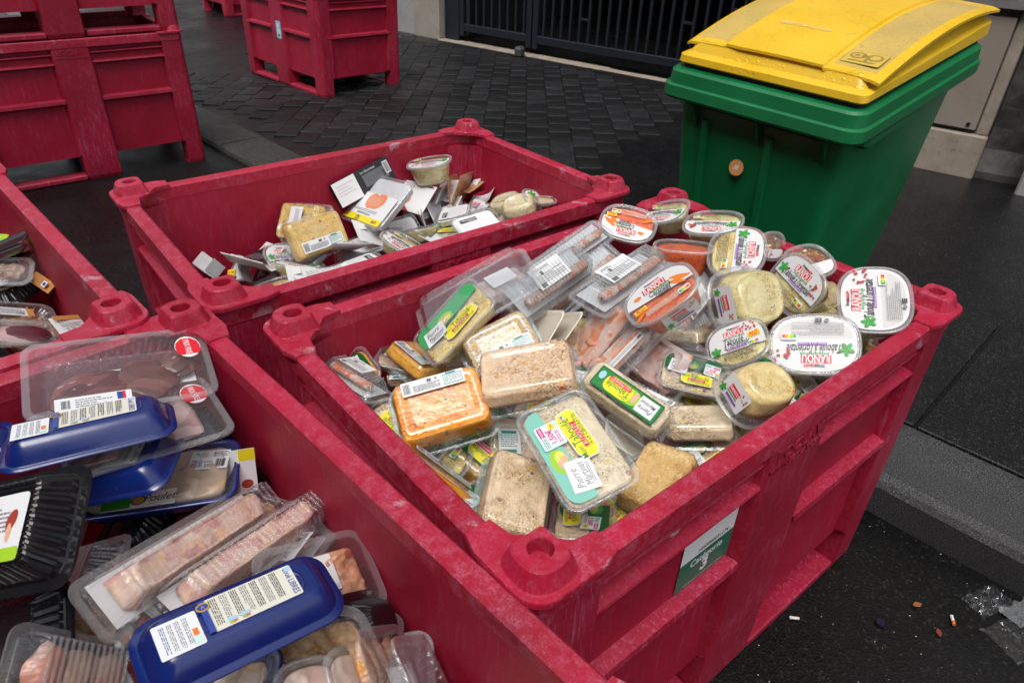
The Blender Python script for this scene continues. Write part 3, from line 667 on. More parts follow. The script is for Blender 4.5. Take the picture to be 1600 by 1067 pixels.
obj('rim', bm, 'bin_green', bn)
for x in (-.19, .02, .215):
    bm = bmesh.new(); pts = [(x, -.338, RZ - .085), (x, -.375, RZ - .085), (x, -.325, RZ - .17)]
    loft(bm, [[Vector((x - .005, b_, c_)) for _, b_, c_ in pts], [Vector((x + .005, b_, c_)) for _, b_, c_ in pts]], True, True); obj('gusset', bm, 'bin_green', bn)
for x in (-.155, .055):
    bm = bmesh.new(); loft(bm, [[Vector((x + dx * (1), -.2385 - .105 * k + dy, .05 + k * (RZ - .16))) for dx, dy in ((-.012, .004), (-.008, -.006), (.008, -.006), (.012, .004))] for k in (0.02, .98)], True, True); obj('front_fluting', bm, 'bin_green', bn)
bm = bmesh.new(); box(bm, .262, .300, -.30, .0, RZ - .11, RZ - .07, .01); 
for v in bm.verts: v.co.z += slope(v.co.y) - .002
obj('side_grip', bm, 'bin_green', bn)
bm = bmesh.new(); bmesh.ops.create_cone(bm, cap_ends=True, segments=16, radius1=.012, radius2=.012, depth=.50, matrix=Matrix.Translation((0, BD / 2 + .035, RZ + .105)) @ Matrix.Rotation(R(90), 4, 'Y')); obj('handle', bm, 'bin_green', bn, smooth=True)
for x in (-.22, -.08, .08, .22):
    bm = bmesh.new(); box(bm, x - .014, x + .014, BD / 2 - .02, BD / 2 + .05, RZ + .085, RZ + .122, .008); obj('hinge_knuckle', bm, 'bin_green', bn)
for x in (-.21, .21):
    bm = bmesh.new(); bmesh.ops.create_cone(bm, cap_ends=True, segments=24, radius1=.10, radius2=.10, depth=.045, matrix=Matrix.Translation((x, .27, .10)) @ Matrix.Rotation(R(90), 4, 'Y')); w_ = obj('wheel', bm, 'rubber', bn)
    bm = bmesh.new(); bmesh.ops.create_cone(bm, cap_ends=True, segments=16, radius1=.055, radius2=.05, depth=.052, matrix=Matrix.Translation((x, .27, .10)) @ Matrix.Rotation(R(90), 4, 'Y')); obj('hub', bm, 'iron_dark', w_)
# gasket gap, lid base frame, domed shell
def ls(hw_, ya, yb, r, zf, zb):
    cy, hd = (ya + yb) / 2, (yb - ya) / 2
    return [Vector((x, cy + y, RZ + slope(cy + y) + zf + (zb - zf) * (y + hd) / (2 * hd))) for x, y in rr(hw_, hd, r, 5)]
bm = bmesh.new(); loft(bm, [ls(.272, y0 + .036, y1 + .0, .02, .0, .0), ls(.272, y0 + .036, y1 + .0, .02, .014, .014)]); lid = obj('lid', bm, 'black_plastic', bn)
bm = bmesh.new()
loft(bm, [ls(.276, y0 + .030, y1 + .035, .02, .012, .010), ls(.281, y0 + .024, y1 + .040, .022, .017, .014), ls(.279, y0 + .026, y1 + .040, .022, .034, .05), ls(.262, y0 + .046, y1 + .03, .02, .042, .06), ls(.245, y0 + .062, y1 + .02, .02, .070, .075)], True, True)
obj('lid_frame', bm, 'bin_yellow', lid)
def dome(x, t_):   # t_ 0 front .. 1 back ; height above rim line
    return .064 + .058 * math.sin(min(1, t_ * 1.0) * math.pi * .80 + .10) ** .9 - .004 * (x / .28) ** 2 * 2
bm = bmesh.new(); NX, NY = 28, 26; xs = [-.276, -.262] + [-.262 + .524 * k / 24 for k in range(1, 24)] + [.262, .276]; G1 = {}
def lift(x): return .007 if -.150 < x < .142 else 0.
xs = sorted(set([-.284, -.270, -.262, -.21, -.160, -.152, -.148, -.10, -.05, 0, .05, .10, .138, .142, .150, .20, .262, .270, .284]))
for i, x in enumerate(xs):
    for j in range(NY + 1):
        t_ = j / NY; yy = (y0 + .052 + (.006 if abs(x) > .145 else 0) + (.010 if abs(x) > .28 else 0)) + t_ * (BD - .03)
        ed = .007 if abs(x) > .28 else (.001 if abs(x) > .268 else 0)
        front = .0 if j == 0 else 0
        G1[i, j] = bm.verts.new((x, yy, RZ + slope(yy) + dome(x, t_) + lift(x) - ed - front))
for i in range(len(xs) - 1):
    for j in range(NY):
        f_ = bm.faces.new((G1[i, j], G1[i + 1, j], G1[i + 1, j + 1], G1[i, j + 1])); xm = (xs[i] + xs[i + 1]) / 2
        f_.material_index = 1 if (.150 < xm < .262 or -.262 < xm < -.160) and 1 <= j <= 22 else 0
ex = bmesh.ops.extrude_face_region(bm, geom=bm.faces[:]); bmesh.ops.translate(bm, vec=(0, 0, -.007), verts=[e_ for e_ in ex['geom'] if isinstance(e_, bmesh.types.BMVert)])
bmesh.ops.recalc_face_normals(bm, faces=bm.faces)
sh = obj('lid_top', bm, ['bin_yellow', 'bin_yellow_scuffed'], lid, smooth=True)
md = sh.modifiers.new('edges', 'EDGE_SPLIT'); md.split_angle = R(40)
def on_lid(fl, x, t_, name, h=.0006):
    yy = y0 + .057 + t_ * (BD - .03); e = .02; z1_ = RZ + slope(yy) + dome(x, t_) + lift(x); z2_ = RZ + slope(yy + e) + dome(x, t_ + e / (BD - .03)) + lift(x)
    return fl.build(name, lid, loc=(x, yy, z1_ + .0022), rot=(math.atan2(z2_ - z1_, e), 0, 0))
fl = Flat(); FLAT_COL['fadedprint'] = (.80, .66, .30); fl.text('SMIRTOM du Véxin', 0, 0, .026, 'fadedprint', 0, .012, .92, mw=.15); on_lid(fl, -.012, .22, 'lid_lettering')
fl = Flat(); FLAT_COL['olive'] = (.32, .22, .05); FLAT_COL['stickerorange'] = (.62, .27, .09); FLAT_COL['lidyellow'] = (.60, .42, .07); fl.rect(0, 0, .10, .066, 'olive', .004); fl.rect(0, 0, .097, .063, 'lidyellow', .004); fl.ell(-.022, .008, .021, .017, 'olive'); fl.ell(-.022, .008, .014, .010, 'lidyellow'); fl.ell(-.024, .008, .008, .006, 'olive')
fl.ell(.022, .008, .021, .017, 'olive'); fl.ell(.022, .008, .014, .011, 'lidyellow'); fl.rect(.006, .0, .007, .030, 'olive'); fl.text('OP', 0, .008, .020, 'olive', 0, .02); fl.lines(0, -.020, .07, .008, 2, 'olive', 3)
on_lid(fl, .205, .105, 'lid_logo')
fl = Flat(); fl.ell(0, 0, .0235, .0235, 'stickerorange', 28); fl.ell(0, 0, .0175, .0175, 'skin', 28); fl.ell(0, 0, .0165, .0165, 'stickerorange', 28)
for k in (-1, 0, 1): fl.poly([(k * .005 - .0035, -.007), (k * .005 - .001, -.007), (k * .005 + .0035, .008), (k * .005 + .001, .008)], 'paper')
kz = (RZ - .26 - .05) / (RZ - .15); fl.build('round_sticker', bn, loc=(-.030, -.2465 - .105 * kz, RZ - .235), rot=(R(90 - 7.2), 0, 0))
# ------------------------------------------------------------ litter on the road
def butt(label, x, y, rot, L_, r_, cols):
    bm = bmesh.new(); bmesh.ops.create_cone(bm, cap_ends=True, segments=10, radius1=r_, radius2=r_, depth=L_, matrix=Matrix.Translation((0, 0, r_)) @ Matrix.Rotation(R(90), 4, 'Y')); o = obj('cigarette_butt', bm, P(cols[0])); o.location = (x, y, .004); o.rotation_euler = (0, 0, rot)
    bm = bmesh.new(); bmesh.ops.create_cone(bm, cap_ends=True, segments=10, radius1=r_ * 1.03, radius2=r_ * 1.03, depth=L_ * .4, matrix=Matrix.Translation((-L_ * .3, 0, r_)) @ Matrix.Rotation(R(90), 4, 'Y')); obj('filter', bm, P(cols[1]), o); tag(o, label, 'cigarette butt', 'cigarette butts on the road')
butt('cigarette butt with an orange filter, on the wet road near the kerb', 1.07, 1.043, R(75), .026, .0036, ('paper', 'orange')); butt('greyish flattened cigarette butt beside the big crate', .690, 1.034, R(-5), .022, .0036, ('papercream', 'wrap'))
FLAT_COL['leafbrown'] = (.30, .10, .025); FLAT_COL['leafred'] = (.20, .045, .02)
for lb, x, y, s_, c_, rt in (('orange brown dead leaf, farther of two on the road', 1.006, 1.084, .012, 'leafbrown', .3), ('orange brown dead leaf next to the orange filter', 1.021, 1.010, .011, 'leafred', 1.3), ('tiny brown leaf scrap at the bottom edge of the view', .60, .80, .006, 'kraftred', .8)):
    bm = bmesh.new(); pts = [(1, 0), (.5, .45), (-.1, .6), (-.8, .35), (-1.2, 0), (-.7, -.4), (.1, -.55), (.6, -.35)]
    V = [bm.verts.new((a * s_, b_ * s_, .006 + rng.uniform(0, .003))) for a, b_ in pts]; bm.faces.new(V); ex = bmesh.ops.extrude_face_region(bm, geom=bm.faces[:]); bmesh.ops.translate(bm, vec=(0, 0, .0008), verts=[e_ for e_ in ex['geom'] if isinstance(e_, bmesh.types.BMVert)])
    o = obj('dead_leaf', bm, P(c_)); o.location = (x, y, 0); o.rotation_euler = (0, 0, rt); tag(o, lb, 'leaf', 'dead leaves on the road')
bm = bmesh.new(); bmesh.ops.create_cone(bm, cap_ends=True, segments=16, radius1=.011, radius2=.010, depth=.006, matrix=Matrix.Translation((0, 0, .007))); FLAT_COL['capblue'] = (.006, .008, .03); o = obj('bottle_cap', bm, P('capblue')); o.location = (.892, 1.03, 0); tag(o, 'small dark blue bottle cap lying on the road', 'bottle cap')
def crumple(name, label, cat, x, y, w_, d_, m, seed, hh=.015):
    bm = bmesh.new(); g = {}; n = 14
    for i in range(n + 1):
        for j in range(n + 1):
            u_, v_ = i / n - .5, j / n - .5; g[i, j] = bm.verts.new((u_ * w_ + .01 * noise.noise(Vector((u_ * 5, v_ * 5, seed))), v_ * d_ + .01 * noise.noise(Vector((u_ * 5, v_ * 5, seed + 4))), .006 + hh * abs(noise.fractal(Vector((u_ * 6, v_ * 6, seed)), 1, 2, 3))))
    for i in range(n):
        for j in range(n): bm.faces.new((g[i, j], g[i + 1, j], g[i + 1, j + 1], g[i, j + 1]))
    o = obj(name, bm, m); o.location = (x, y, .0); o.rotation_euler = (0, 0, R(25)); return tag(o, label, cat)
FLAT_COL['scrap'] = (.12, .125, .13)
crumple('plastic_wrapper', 'crumpled wet clear wrapper lying on the road at the right edge', 'wrapper', 1.185, 1.10, .11, .06, 'clear_plastic', 2.0, .02)
crumple('paper_scrap', 'pale printed paper scrap stuck to the road by the clear wrapper', 'paper scrap', 1.25, 1.07, .09, .055, P('scrap'), 5.0, .006)
crumple('perforated_bag', 'wet perforated dark plastic bag flat on the road below the paper scrap', 'plastic bag', 1.20, 1.00, .12, .10, 'clear_plastic', 8.0, .006)
q = random.Random(9); bm = bmesh.new()
for k in range(260):
    x, y = q.uniform(.2, 1.6), q.uniform(.3, 1.9); s_ = q.uniform(.0008, .0022)
    if kd(x, y) > -.01: continue
    c = Vector((x, y, .005)); V = [bm.verts.new(c + Vector((a * s_, b_ * s_, c_ * s_))) for a, b_, c_ in ((1, 0, 0), (-.6, .8, 0), (-.6, -.8, 0), (0, 0, 1))]
    for f_ in ((0, 1, 3), (1, 2, 3), (2, 0, 3)): bm.faces.new([V[i] for i in f_])
o = obj('road_grit', bm, P('papercream')); o['kind'] = 'stuff'; o['label'] = 'pale grit specks scattered on the wet road'
# ------------------------------------------------------------ packages
def clipped(w_, d_, r, f):       # rounded rect outline kept where f(x, y) >= 0 (convex cut)
    pts = rr(w_ / 2, d_ / 2, r, 5); out = []
    for i in range(len(pts)):
        p, q_ = pts[i], pts[(i + 1) % len(pts)]; a, b_ = f(*p), f(*q_)
        if a >= 0: out.append(p)
        if (a < 0) != (b_ < 0): t = a / (a - b_); out.append((p[0] + (q_[0] - p[0]) * t, p[1] + (q_[1] - p[1]) * t))
    return out
def cutse(w_, d_, f, p=2.7):
    pts = se(w_ / 2, d_ / 2, p, 48); out = []
    for i in range(len(pts)):
        p_, q_ = pts[i], pts[(i + 1) % len(pts)]; a, b_ = f(*p_), f(*q_)
        if a >= 0: out.append(p_)
        if (a < 0) != (b_ < 0): t = a / (a - b_); out.append((p_[0] + (q_[0] - p_[0]) * t, p_[1] + (q_[1] - p_[1]) * t))
    return out
def art_mart(w_, d_, kind, price, seed):
    """printed lid film: coloured band, white script patch, yellow oval"""
    f = Flat(); W_, D_ = w_ - .022, d_ - .022
    band, glow, script = {'mart': ('greenmid', 'greenlime', 'ink'), 'mart2': ('darkgreen', 'greenmid', 'ink'), 'mint': ('mint', 'greenlime', 'inkgrey')}[kind]
    y0_ = {'mart': .06, 'mart2': .08, 'mint': .16}[kind] * D_
    f.poly(clipped(W_, D_, .02, lambda x, y: y - y0_ - .10 * x), band)
    f.ell(-.06 * W_, y0_ + .16 * D_, .13 * W_, .13 * D_, 'greenlime' if kind != 'mart2' else 'greenmid', 20)
    f.ell(-.04 * W_, y0_ + .12 * D_, .08 * W_, .08 * D_, 'yellowpale' if kind != 'mart2' else 'greenlime', 18)
    for a, b_, c_, d__ in ((-.14, .11, .075, .07), (-.10, .17, .05, .045), (-.06, .12, .045, .03), (-.045, .07, .03, .028)):   # fingers holding a morsel
        f.ell(a * W_, y0_ + b_ * D_ - .02 * D_, c_ * W_, d__ * D_, 'skin', 12, .3)
    f.at(-.27 * W_, .10 * D_ if kind != 'mint' else .16 * D_, -.06)
    f.poly([(-.17 * W_, -.20 * D_), (.15 * W_, -.22 * D_), (.17 * W_, .16 * D_), (-.14 * W_, .20 * D_)], 'paper')
    f.text('Pierre', -.02 * W_, .07 * D_, .015 * w_ / .15, script, .3, .0, .85, .08, mw=.20 * W_); f.text('Martinet', .0, -.06 * D_, .015 * w_ / .15, script, .3, .0, .80, .05, mw=.24 * W_)
    f.lines(0, -.145 * D_, .2 * W_, .05 * D_, 2, 'inkgrey', seed); f.at()
    ox, oy = (.06 * W_, -.20 * D_) if kind != 'mint' else (.10 * W_, -.10 * D_)
    f.at(ox, oy, .02)
    f.poly([(-.26 * W_, -.13 * D_), (-.20 * W_, -.19 * D_), (.24 * W_, -.17 * D_), (.29 * W_, -.10 * D_), (.27 * W_, .12 * D_), (.20 * W_, .17 * D_), (-.18 * W_, .15 * D_), (-.26 * W_, .06 * D_)], 'papercream')
    f.poly([(-.25 * W_, -.12 * D_), (-.19 * W_, -.175 * D_), (.23 * W_, -.155 * D_), (.275 * W_, -.09 * D_), (.255 * W_, .11 * D_), (.19 * W_, .155 * D_), (-.175 * W_, .135 * D_), (-.245 * W_, .05 * D_)], 'yellow')
    f.text('Mon', -.185 * W_, .06 * D_, .012 * w_ / .17, 'green', 0, .004, .9, mw=.12 * W_); f.text('Taboulé', .045 * W_, .055 * D_, .026 * w_ / .17, 'green', 0, .006, .92, mw=.30 * W_)
    f.rect(-.005 * W_, -.045 * D_, .29 * W_, .075 * D_, 'red'); f.text('AU POULET', -.005 * W_, -.045 * D_, .012 * w_ / .17, 'papercream', 0, .006, .95, mw=.25 * W_)
    f.text('A LA CIBOULETTE', .03 * W_, -.115 * D_, .0095 * w_ / .17, 'green', 0, .003, .95, mw=.36 * W_)
    if kind == 'mint': f.rect(.215 * W_, .06 * D_, .05 * W_, .05 * D_, 'paper'); f.rect(.205 * W_, .065 * D_, .015 * W_, .03 * D_, 'red'); f.rect(.225 * W_, .06 * D_, .02 * W_, .04 * D_, 'teal')
    f.at()
    if price:
        px__, py__, rt = {'mint': (.20 * W_, .25 * D_, .0), 'mart2': (.29 * W_, .16 * D_, -.1), 'mart': (.2 * W_, .2 * D_, 0)}[kind]
        f.up(.0004).at(px__, py__, rt); price_tag(f, .33 * D_ * 1.25, .36 * D_)
        f.at()
    return f
def price_tag(f, a, b_):
    f.rect(0, 0, a, b_, 'paper', .003); f.rect(0, 0, a * .97, b_ * .94, 'tealpale', .003); f.rect(0, 0, a * .80, b_ * .80, 'paper', .003)
    f.rect(a * .24, b_ * .30, a * .42, b_ * .22, 'magenta', .001); f.text('PROMO', a * .24, b_ * .30, b_ * .15, 'paper', 0, .01, .9, mw=a * .38)
    f.text('1,50€', -a * .06, -b_ * .02, b_ * .36, 'magenta', 0, .02, .85, mw=a * .62); f.lines(-a * .22, b_ * .30, a * .40, b_ * .22, 3, 'teal', 4)
    f.lines(-a * .15, -b_ * .30, a * .5, b_ * .18, 2, 'magenta', 6); f.ell(a * .32, -b_ * .22, b_ * .15, b_ * .15, 'yellow'); f.text('-34%', a * .32, -b_ * .22, b_ * .11, 'red', 0, .02, mw=b_ * .26)
def art_ean(a, b_, seed, col='tealpale'):
    f = Flat(); f.rect(0, 0, a, b_, 'paper', .001)
    f.barcode(-a * .41, 0, a * .12, b_ * .72, seed); f.text('EE', -a * .05, b_ * .26, b_ * .28, 'ink', 0, .06, 1.1); f.ell(a * .06, b_ * .28, b_ * .09, b_ * .09, 'inkgrey', 12)
    f.lines(-a * .10, -b_ * .14, a * .44, b_ * .48, 6, 'ink', seed); f.rect(a * .32, -b_ * .02, a * .30, b_ * .72, 'teal'); f.rect(a * .32, -b_ * .02, a * .28, b_ * .62, 'paper'); f.lines(a * .32, -b_ * .0, a * .26, b_ * .5, 5, 'teal', seed + 2)
    f.rect(a * .30, b_ * .40, a * .16, b_ * .09, 'teal')
    return f
def art_small(a, b_, kind, seed):
    f = Flat()
    if kind == 'teal':
        f.rect(0, 0, a, b_, 'paper', .002); f.rect(0, b_ * .36, a * .7, b_ * .12, 'teal', .002); f.lines(0, b_ * .02, a * .8, b_ * .52, 6, 'teal', seed); f.rect(0, -b_ * .38, a * .6, b_ * .11, 'teal', .002)
    elif kind == 'white':
        f.rect(0, 0, a, b_, 'paper'); f.text('EE', -a * .2, b_ * .15, b_ * .2, 'ink', 0, .05); f.lines(-a * .15, b_ * .33, a * .5, b_ * .12, 2, 'ink', seed); f.lines(0, -b_ * .12, a * .85, b_ * .42, 5, 'inkgrey', seed + 1)
        f.barcode(-a * .36, -b_ * .36, a * .16, b_ * .2, seed)
    elif kind == 'strip':
        f.rect(0, 0, a, b_, 'paper'); f.lines(0, 0, a * .8, b_ * .5, 3, 'inkgrey', seed); f.text('EE', a * .25, 0, b_ * .5, 'ink', 0, .05)
    elif kind == 'whites':
        f.rect(0, 0, a, b_, 'paper')
    elif kind == 'blank':
        f.rect(0, 0, a, b_, 'wrap'); f.rect(0, -b_ * .40, a * .98, b_ * .12, 'lilac')
    elif kind == 'white3':
        f.rect(0, 0, a, b_, 'paper', .002); f.rect(-a * .25, b_ * .3, a * .42, b_ * .26, 'tealpale'); f.text('A', -a * .36, b_ * .33, b_ * .18, 'ink'); f.lines(-a * .2, b_ * .28, a * .26, b_ * .16, 3, 'greenmid', seed)
        f.lines(a * .26, b_ * .28, a * .36, b_ * .3, 4, 'ink', seed); f.text('2.500', -a * .02, -b_ * .12, b_ * .13, 'ink', 0, .01); f.lines(-a * .30, -b_ * .2, a * .28, b_ * .4, 5, 'blueink', seed + 3); f.barcode(a * .30, -b_ * .2, a * .24, b_ * .42, seed); f.lines(0, -b_ * .34, a * .2, b_ * .2, 3, 'ink', 5)
    return f
def basil(f, x, y, s_):
    for k, (a, c) in enumerate(((.3, 'leaf'), (1.5, 'greenmid'), (2.7, 'leaf'), (4.1, 'greenmid'), (5.3, 'leaf'))):
        f.ell(x + s_ * .55 * math.cos(a), y + s_ * .55 * math.sin(a), s_ * .62, s_ * .34, c, 10, a)
    for a in (.3, 2.7): f.ell(x + s_ * .5 * math.cos(a), y + s_ * .5 * math.sin(a), s_ * .4, s_ * .06, 'greenlime', 8, a)
def nutri(f, x, y, s_, rot=0):
    f.rect(x, y, s_ * 2.4, s_ * 1.2, 'paper', s_ * .2)
    for k, c in enumerate(('ns1', 'ns2', 'ns3', 'ns4', 'ns5')): f.rect(x + (k - 2) * s_ * .42, y - s_ * .08, s_ * .40, s_ * .6, c)
    f.ell(x - s_ * .42, y - s_ * .08, s_ * .30, s_ * .42, 'ns2', 12)
def raisins(f, x, y, s_, q):
    for k in range(11): f.ell(x + q.uniform(-1, 1) * s_ * 1.4, y + q.uniform(-1, 1) * s_, s_ * q.uniform(.2, .34), s_ * q.uniform(.15, .22), 'raisin' if k % 3 else 'redink', 8, q.uniform(0, 3))
def art_lid(w_, d_, kind, seed):
    q = random.Random(seed); f = Flat(); W_, D_ = w_ - .018, d_ - .018; k = w_ / .155
    if kind in ('carrot', 'carrot2'):
        f.poly(cutse(W_, D_, lambda x, y: y + .02 * D_ + .10 * x), 'wrap')
        for a, b_, t in ((.32, .12, -.5), (.36, .04, -.3), (-.36, -.22, .6), (.28, .0, -.7)): f.ell(a * W_, b_ * D_, .13 * W_, .045 * D_, 'orange', 12, t)
        f.ell(-.30 * W_, .22 * D_, .06 * W_, .05 * D_, 'orange')
        f.rect(-.02 * W_, .26 * D_, .36 * W_, .155 * D_, 'red'); f.text('RANOU', -.02 * W_, .26 * D_, .029 * k, 'paper', 0, .02, .9, mw=.32 * W_)
        f.text('BRUNO', -.03 * W_, .325 * D_, .006 * k, 'paper', mw=.1 * W_); f.rect(.05 * W_, .165 * D_, .30 * W_, .03 * D_, 'greenmid'); f.text('Inter', -.07 * W_, .40 * D_, .009 * k, 'ink', 0, .02, mw=.12 * W_); f.text('marché', .04 * W_, .40 * D_, .009 * k, 'red', 0, .02, mw=.14 * W_)
        f.text('Carottes', .02 * W_, .10 * D_, .022 * k, 'ink', .3, .006, .8, mw=.34 * W_); f.text('râpées', .05 * W_, .01 * D_, .019 * k, 'ink', .3, .006, .8, mw=.24 * W_)
        f.at(.30 * W_, -.28 * D_, 0); nutri(f, 0, 0, .010 * k); f.at(-.34 * W_ if kind == 'carrot2' else .36 * W_, -.13 * D_, .1); f.rect(0, 0, .19 * W_, .12 * D_, 'yellow'); f.text('MAXI', 0, .025 * D_, .011 * k, 'red', 0, .02, mw=.13 * W_); f.text('FORMAT', 0, -.03 * D_, .010 * k, 'red', 0, .02, mw=.16 * W_); f.at()
        f.lines(-.05 * W_, -.30 * D_, .5 * W_, .14 * D_, 6, 'mist', seed)
        return f
    if kind == 'dark':
        f.poly(cutse(W_, D_, lambda x, y: -y - .12 * D_), 'wrap'); raisins(f, -.25 * W_, -.28 * D_, .010, q); nutri(f, -.28 * W_, -.02 * D_, .009); f.rect(.05 * W_, .33 * D_, .08 * W_, .05 * D_, 'paper'); return f
    if kind == 'leaf':
        f.poly(cutse(W_, D_, lambda x, y: y), 'wrap'); basil(f, .0, .2 * D_, .016); return f
    cut = {'ranou': -.06, 'ranou2': -.16, 'ranou3': -.62}[kind]
    f.poly(cutse(W_, D_, lambda x, y: y - cut * D_), 'wrap')
    if kind == 'ranou3': f.poly(cutse(W_ * .92, D_ * .90, lambda x, y: -y - .10 * D_), 'mist')
    f.rect(-.02 * W_, .275 * D_, .36 * W_, .15 * D_, 'red'); f.text('RANOU', -.02 * W_, .265 * D_, .034 * k, 'paper', 0, .02, .9, mw=.33 * W_); f.text('BRUNO', -.02 * W_, .335 * D_, .0065 * k, 'paper')
    f.rect(.0, .175 * D_, .34 * W_, .035 * D_, 'greenmid'); f.text('ELABORE EN FRANCE', 0, .175 * D_, .005 * k, 'paper', mw=.3 * W_)
    f.text('Inter', -.06 * W_, .405 * D_, .010 * k, 'ink', 0, .02, mw=.12 * W_); f.text('marché', .055 * W_, .405 * D_, .010 * k, 'red', 0, .02, mw=.14 * W_); f.rect(.02 * W_, .375 * D_, .15 * W_, .008 * D_, 'ink')
    if kind == 'ranou2':
        f.text('Taboulé', -.06 * W_, .09 * D_, .034 * k, 'ink', .35, .006, .72, mw=.36 * W_); f.text("à l'orientale", -.01 * W_, -.02 * D_, .034 * k, 'ink', .35, .006, .70, mw=.46 * W_)
        f.rect(-.02 * W_, -.115 * D_, .36 * W_, .05 * D_, 'purple'); f.text('Raisins secs & menthe', -.02 * W_, -.115 * D_, .0085 * k, 'paper', mw=.32 * W_)
        f.at(.33 * W_, .10 * D_, .1); f.rect(0, 0, .21 * W_, .15 * D_, 'yellow'); f.text('MAXI', 0, .03 * D_, .014 * k, 'red', 0, .025, mw=.15 * W_); f.text('FORMAT', 0, -.035 * D_, .012 * k, 'red', 0, .025, mw=.19 * W_); f.at()
        raisins(f, .27 * W_, .32 * D_, .011 * k, q); nutri(f, .30 * W_, -.10 * D_, .010 * k); basil(f, -.38 * W_, -.10 * D_, .011 * k); f.lines(.02 * W_, -.30 * D_, .6 * W_, .18 * D_, 7, 'ink', seed)
        return f
    f.text("Taboulé à l'orientale", .0, .09 * D_, .040 * k, 'ink', .35, .008, .66, mw=.64 * W_)
    f.rect(.02 * W_, -.0 * D_, .34 * W_, .05 * D_, 'purple'); f.text('Raisins secs & menthe', .02 * W_, 0, .0085 * k, 'paper', mw=.32 * W_)
    basil(f, -.38 * W_, .10 * D_, .0115 * k); raisins(f, .36 * W_, .20 * D_, .012 * k, q)
    nutri(f, .30 * W_, -.20 * D_ if kind == 'ranou' else -.12 * D_, .011 * k)
    f.lines(-.04 * W_, -.27 * D_, .62 * W_, .22 * D_, 8, 'ink' if kind == 'ranou' else 'inkgrey', seed, fill=.35)
    if kind == 'ranou3': f.text('EE', -.05 * W_, -.42 * D_, .012, 'ink', 0, .05); f.ell(-.15 * W_, -.42 * D_, .004, .004, 'inkgrey')
    return f
def art_side(a, b_, seed):
    f = Flat(); q = random.Random(seed); f.rect(0, 0, a, b_, 'wrap', .003); f.rect(-a * .05, b_ * .05, a * .42, b_ * .30, 'red'); f.text('RANOU', -a * .05, b_ * .05, b_ * .24, 'paper', 0, .02, mw=a * .38)
    f.rect(-a * .02, -b_ * .16, a * .44, b_ * .07, 'greenmid'); f.rect(a * .05, -b_ * .30, a * .5, b_ * .10, 'purple'); raisins(f, a * .34, b_ * .2, .006, q); basil(f, -a * .38, -b_ * .25, .007); return f
def mapped_shell(w_, d_, h, r, sgn, taper, ribs=0, amp=0., lip=.009, drop=.004, sec='rr', panel=0):
    bm = bmesh.new(); rings = []; m = 160 if ribs else None
    def outline(off):
        a, b_ = w_ / 2 - off, d_ / 2 - off
        p = rr(a, b_, max(.006, r - off * .6), 6) if sec == 'rr' else se(a, b_, 2.7, 44)
        return p
    def add(off, z, rib=0.):
        p = outline(off)
        if m:
            p = dense(p, m); c_ = []
            for i, (x, y) in enumerate(p):
                px_0, py_0 = p[i - 1]; qx, qy = p[(i + 1) % m]; nx_, ny_ = qy - py_0, px_0 - qx; l = math.hypot(nx_, ny_) or 1
                k_ = -rib * amp * (1 if math.sin(2 * math.pi * ribs * i / m) > .1 else 0); c_.append((x + nx_ / l * k_, y + ny_ / l * k_))
            p = c_
        rings.append([Vector((x, y, sgn * z)) for x, y in p])
    add(0, -drop if sgn > 0 else drop * .9); add(.0004, 0); add(lip, 0); add(lip + .0012, drop * .5)
    add(lip + .002, h * .22, 1); add(lip + .002 + taper * .6, h * .72, 1); add(lip + .003 + taper * .85, h * .93, .6); add(lip + .006 + taper, h, .25)
    if panel:
        o = lip + .006 + taper; add(o + .010, h); add(o + .013, h - .0035); add(o + .020, h - .0035)
    mi = [1, 1] + [0] * (len(rings) - 3)
    loft(bm, rings, False, True, mi=mi)
    bmesh.ops.recalc_face_normals(bm, faces=bm.faces)
    return bm
